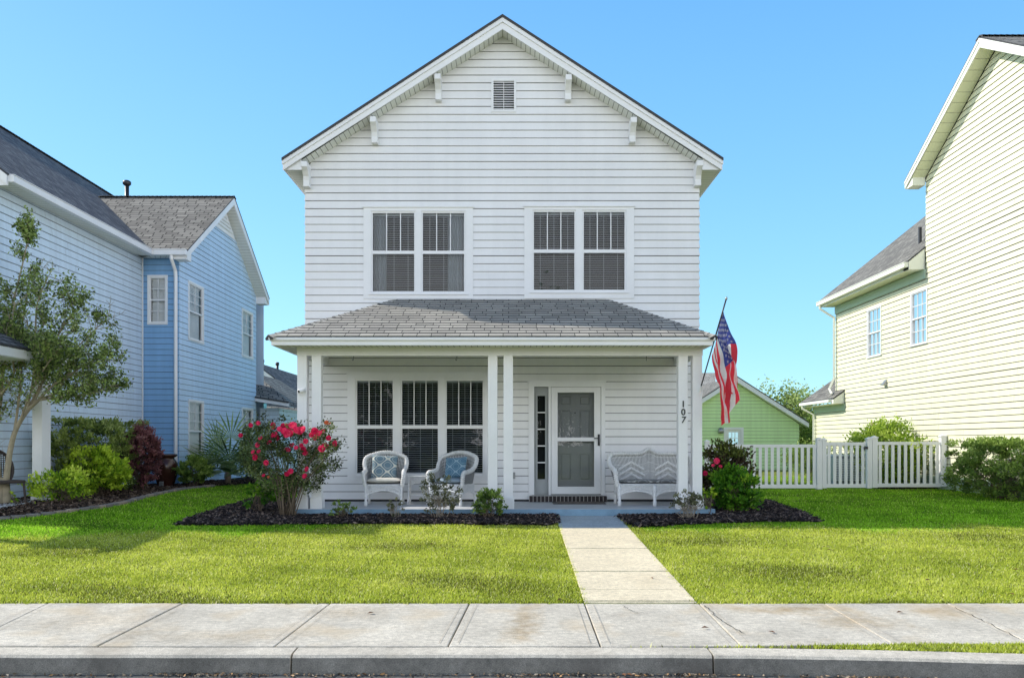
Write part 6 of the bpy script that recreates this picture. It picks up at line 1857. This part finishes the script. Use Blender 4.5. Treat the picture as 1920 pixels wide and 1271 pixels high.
def rose(c, r, nm, mat):
    b = MB(); fc = Vector((random.uniform(-.6, .6), -1, random.uniform(-.1, .9))).normalized()
    u = fc.orthogonal().normalized(); v = fc.cross(u)
    for ringi, (cnt, rad, lift, sz) in enumerate(((7, .9, .0, .75), (6, .6, .22, .62), (5, .34, .40, .5), (3, .12, .5, .35))):
        for k in range(cnt):
            a = 2 * math.pi * k / cnt + ringi * .5 + random.uniform(-.15, .15)
            o_ = u * math.cos(a) + v * math.sin(a); sd_ = fc.cross(o_).normalized()
            p = c + fc * r * lift + o_ * r * rad * .35
            q = p + o_ * r * rad * .75 + fc * r * (.35 - .25 * (1 - ringi / 3))
            w_ = sd_ * r * sz * .8
            b.poly([p - w_ * .4, p + w_ * .4, q + w_ - fc * r * .1, q + o_ * r * .22 + w_ * .2, q - w_ - fc * r * .1])
    o = b.build(nm, mat, t)
    a_ = o.data.attributes.new('rnd', 'FLOAT', 'FACE'); bs = random.uniform(.2, .8); a_.data.foreach_set('value', [min(1, max(0, bs + random.uniform(-.3, .3))) for _ in o.data.polygons])
for (px, py, r) in ros:
    rose(at(px, py, dR - random.uniform(.25, .5)), r / 108 * .70, 'flower', M['petal'])
for (px, py, r) in ((612, 792, 6), (618, 794, 4), (503, 894, 4)):
    rose(at(px, py, dR - .3), r / 110 * .55, 'flower', M['petal_old'])
# red blooms of the right shrub
M_ = bpy.data.objects
t_b = [o for o in bpy.data.objects if o.name.startswith('burgundy_shrub')][0]
t = t_b
for (px, py, r) in ((1344, 864, 5), (1337, 872, 3), (1322, 887, 4), (1351, 874, 3)):
    rose(at(px, py, 14.78), r / 100, 'flower', M['petal'])

# ------------------------------------------------------------------ crape myrtle
dT = 14.75
tb = Vector(gp(6, dT))
t = thing('crape_myrtle', 'multi stemmed crape myrtle tree leaning over the blue house porch at the left edge', 'tree', tb)
b = MB(); tips = []
def limb(pts, r0, r1, dd=0.0, kids=True):
    P_ = [at(x, y, dT + dd * i / (len(pts) - 1)) for i, (x, y) in enumerate(pts)]
    C_ = curve_pts(P_, 6)
    b.tube(C_, [r0 + (r1 - r0) * i / (len(C_) - 1) for i in range(len(C_))], 8)
    return C_
def twig(p, d, L, r, depth):
    d = d.normalized(); pts = [p]; q = p.copy(); dd = d.copy()
    for k in range(4):
        dd = (dd + Vector((random.uniform(-.25, .25), random.uniform(-.25, .25), random.uniform(-.12, .22)))).normalized()
        q = q + dd * L / 4; pts.append(q.copy())
    b.tube(pts, [r, r * .85, r * .7, r * .55, r * .35], 5)
    for k, pp in enumerate(pts[1:]):
        if depth == 0 or k >= 2: tips.append(pp.copy())
    if depth > 0:
        for k in range(random.choice((2, 3, 3))):
            s = random.choice(pts[2:]); nd = (dd + Vector((random.uniform(-.8, .8), random.uniform(-.8, .8), random.uniform(-.4, .6)))).normalized()
            twig(s, nd, L * .62, r * .6, depth - 1)
for k in range(3):
    b.tube([tb + Vector((.05 * math.cos(k * 2.1), .05 * math.sin(k * 2.1), -.08)), tb + Vector((.055 * math.cos(k * 2.1), .05 * math.sin(k * 2.1), .25)), tb + Vector((.02 * math.cos(k * 2.1), 0, .5))], [.10, .075, .055], 8)
L1 = limb([(8, 930), (14, 880), (20, 840), (30, 805), (50, 772), (72, 750)], .058, .032)
L2 = limb([(2, 935), (-4, 880), (-8, 820), (2, 740), (6, 660)], .055, .028, .4)
L0 = limb([(0, 935), (-20, 860), (-50, 780), (-90, 680)], .07, .03, -.3)
L3 = limb([(26, 815), (34, 760), (40, 700), (38, 640), (48, 570), (58, 500)], .024, .012, .3)
L4 = limb([(72, 750), (100, 722), (135, 700), (170, 678), (205, 665)], .024, .01, -.35)
L5 = limb([(60, 762), (80, 715), (95, 660), (120, 610), (150, 575)], .022, .01, .2)
L6 = limb([(50, 772), (62, 710), (66, 640), (70, 570), (90, 520)], .022, .010, -.2)
L7 = limb([(75, 748), (115, 735), (160, 722), (200, 712)], .024, .008, .35)
L8 = limb([(6, 660), (16, 600), (34, 530), (48, 470), (55, 435)], .02, .008, .1)
L10 = limb([(72, 750), (120, 744), (168, 738), (212, 722)], .022, .007, -.15)
L11 = limb([(46, 778), (88, 705), (140, 655), (192, 605)], .024, .007, .4)
L12 = limb([(2, 740), (26, 700), (18, 640), (28, 565)], .024, .008, -.3)
L13 = limb([(34, 800), (56, 740), (84, 690), (110, 655)], .02, .007, -.5)
L9 = limb([(2, 740), (-20, 650), (-40, 560)], .03, .01, .2)
for C_, d_, nk in ((L3, .55, 18), (L4, .5, 20), (L5, .55, 18), (L6, .5, 18), (L7, .42, 16), (L8, .36, 18), (L9, .6, 10), (L2, .6, 12), (L0, .6, 8), (L10, .38, 18), (L11, .5, 18), (L12, .5, 16), (L13, .5, 16)):
    for k in range(nk):
        i = random.randint(len(C_) // 5, len(C_) - 2)
        dirn = (C_[i + 1] - C_[i]).normalized() + Vector((random.uniform(-.8, .8), random.uniform(-.9, .9), random.uniform(-.5, .7)))
        twig(C_[i], dirn, d_ * random.uniform(.5, 1.0) * (1.15 - .5 * i / len(C_)), .008, 2)
    tips.append(C_[-1]); tips.append(C_[-2])
b.build('trunk', M['bark'], t, True)
T_ = np.array([tuple(q) for q in tips])
def keep_tip(q):
    px_ = CX + q[0] * F / q[1]; py_ = HY - (q[2] - EYE) * F / q[1]
    top_ = 640 - 215 * math.exp(-((px_ - 48) / 22) ** 2) - 140 * math.exp(-((px_ - 120) / 75) ** 2) if px_ < 240 else 9999
    if px_ < 40: top_ = 420 + max(0, 40 - px_) * 1.2
    return py_ > top_ - 10 and px_ < 242 and py_ < 785
T_ = np.array([q for q in T_ if keep_tip(q)])
n = 21000; ci = rng.integers(0, len(T_), n)
P = T_[ci] + rng.normal(size=(n, 3)) * .05
tone = rng.random(len(T_))
D = rng.normal(size=(n, 3)) + np.array([0, 0, .3])
leaf_object('crown', P, D, .06 * (.6 + .7 * rng.random(n)), LM['tree'], t, .5 * tone[ci] + .5 * rng.random(n), .55)

# ------------------------------------------------------------------ trees behind and across the street
def big_tree(name, label, c, h, r, n, lsize, mat, group=None, trunk_h=.35):
    c = Vector(c); t = thing(name, label, 'tree', c, group)
    b = MB(); top = c + Vector((random.uniform(-.3, .3), 0, h * trunk_h))
    b.tube([c + Vector((0, 0, -.2)), c.lerp(top, .5), top, c + Vector((0, 0, h * .75))], [r * .10, r * .075, r * .06, r * .02], 10)
    cl_ = []
    for k in range(90):
        d = Vector((random.gauss(0, 1), random.gauss(0, 1), random.gauss(0, 1))).normalized() * (random.random() ** .4)
        p = c + Vector((d.x * r, d.y * r, h * (.58 + .42 * d.z) + .0)); cl_.append(p)
        if k % 3 == 0: b.tube([c + Vector((0, 0, h * random.uniform(trunk_h * .8, .6))), (c + Vector((0, 0, h * .5))).lerp(p, .55), p], [r * .03, r * .018, r * .006], 5)
    b.build('trunk', M['stem'], t, True)
    C_ = np.array([tuple(q) for q in cl_]); ci = rng.integers(0, len(C_), n)
    P = C_[ci] + rng.normal(size=(n, 3)) * r * .16
    tone = rng.random(len(C_)); hh = np.clip((P[:, 2] - c.z) / h, 0, 1)
    leaf_object('crown', P, rng.normal(size=(n, 3)), lsize * (.7 + .6 * rng.random(n)), mat, t, .4 * tone[ci] + .3 * rng.random(n) + .3 * hh, .6)
c = at(1472, 830, 47); big_tree('broadleaf_tree', 'green broadleaf tree rising between the lime garage and the cream house', (c.x, 47, .2), 4.7, 2.0, 9000, .16, LM['tree'])
c = at(1512, 830, 50); big_tree('broadleaf_tree', 'darker tree beside the rear downspout of the cream house', (c.x + .3, 50, .2), 2.8, 1.4, 4000, .16, LM['dark'])
for k, (x, y, h, r) in enumerate(((-9, -15, 9, 4.2), (1.8, -17, 10, 4.0), (11, -14.5, 8.5, 3.8), (-3.6, -13.5, 6.2, 2.6), (6.6, -18.5, 7.5, 3.2))):
    big_tree('street_tree', ['leafy street tree mirrored in the left upstairs window', 'leafy street tree mirrored in the glass of the front door', 'leafy street tree mirrored in the right upstairs window', 'small street tree mirrored in the middle pane of the porch window', 'street tree mirrored in the glass of the sidelight'][k], (x, y, -.1), h, r, 9000, .3, LM['tree'], 'street trees across the road')

# fallen leaves on pavement and lawn
M['dead_leaf'] = paint('dead_leaf', (0.16, 0.07, 0.03), .9, .4, 30)
for k, (px, py) in enumerate(((1687, 1151), (1222, 1086), (1447, 1188), (1322, 1180), (1050, 1127), (810, 1026), (1905, 1075), (1545, 1031), (1555, 1037), (1406, 1117), (1897, 1122), (1740, 1095), (695, 1152), (1170, 1262), (1180, 1264))):
    q = on_ground(px, py) if py < 1250 else Vector(((px - CX) * 5.95 / F, 5.97, -.222))
    b = MB(); a = random.uniform(0, 6.28); u = Vector((math.cos(a), math.sin(a), 0)) * .035; v = Vector((-math.sin(a), math.cos(a), 0)) * .016
    up_ = Vector((0, 0, .012 + (.03 if 930 < py < 1128 and not 1040 < px < 1300 else 0)))
    q = q + up_ + Vector((0, 0, .006))
    b.poly([q - u, q - v + Vector((0, 0, .008)), q + u]); b.poly([q - u, q + u, q + v + Vector((0, 0, .012))])
    tag(b.build('fallen_leaf', M['dead_leaf']), 'single dry brown leaf lying on the lawn, path or pavement', 'leaf', 'fallen leaves on the ground')
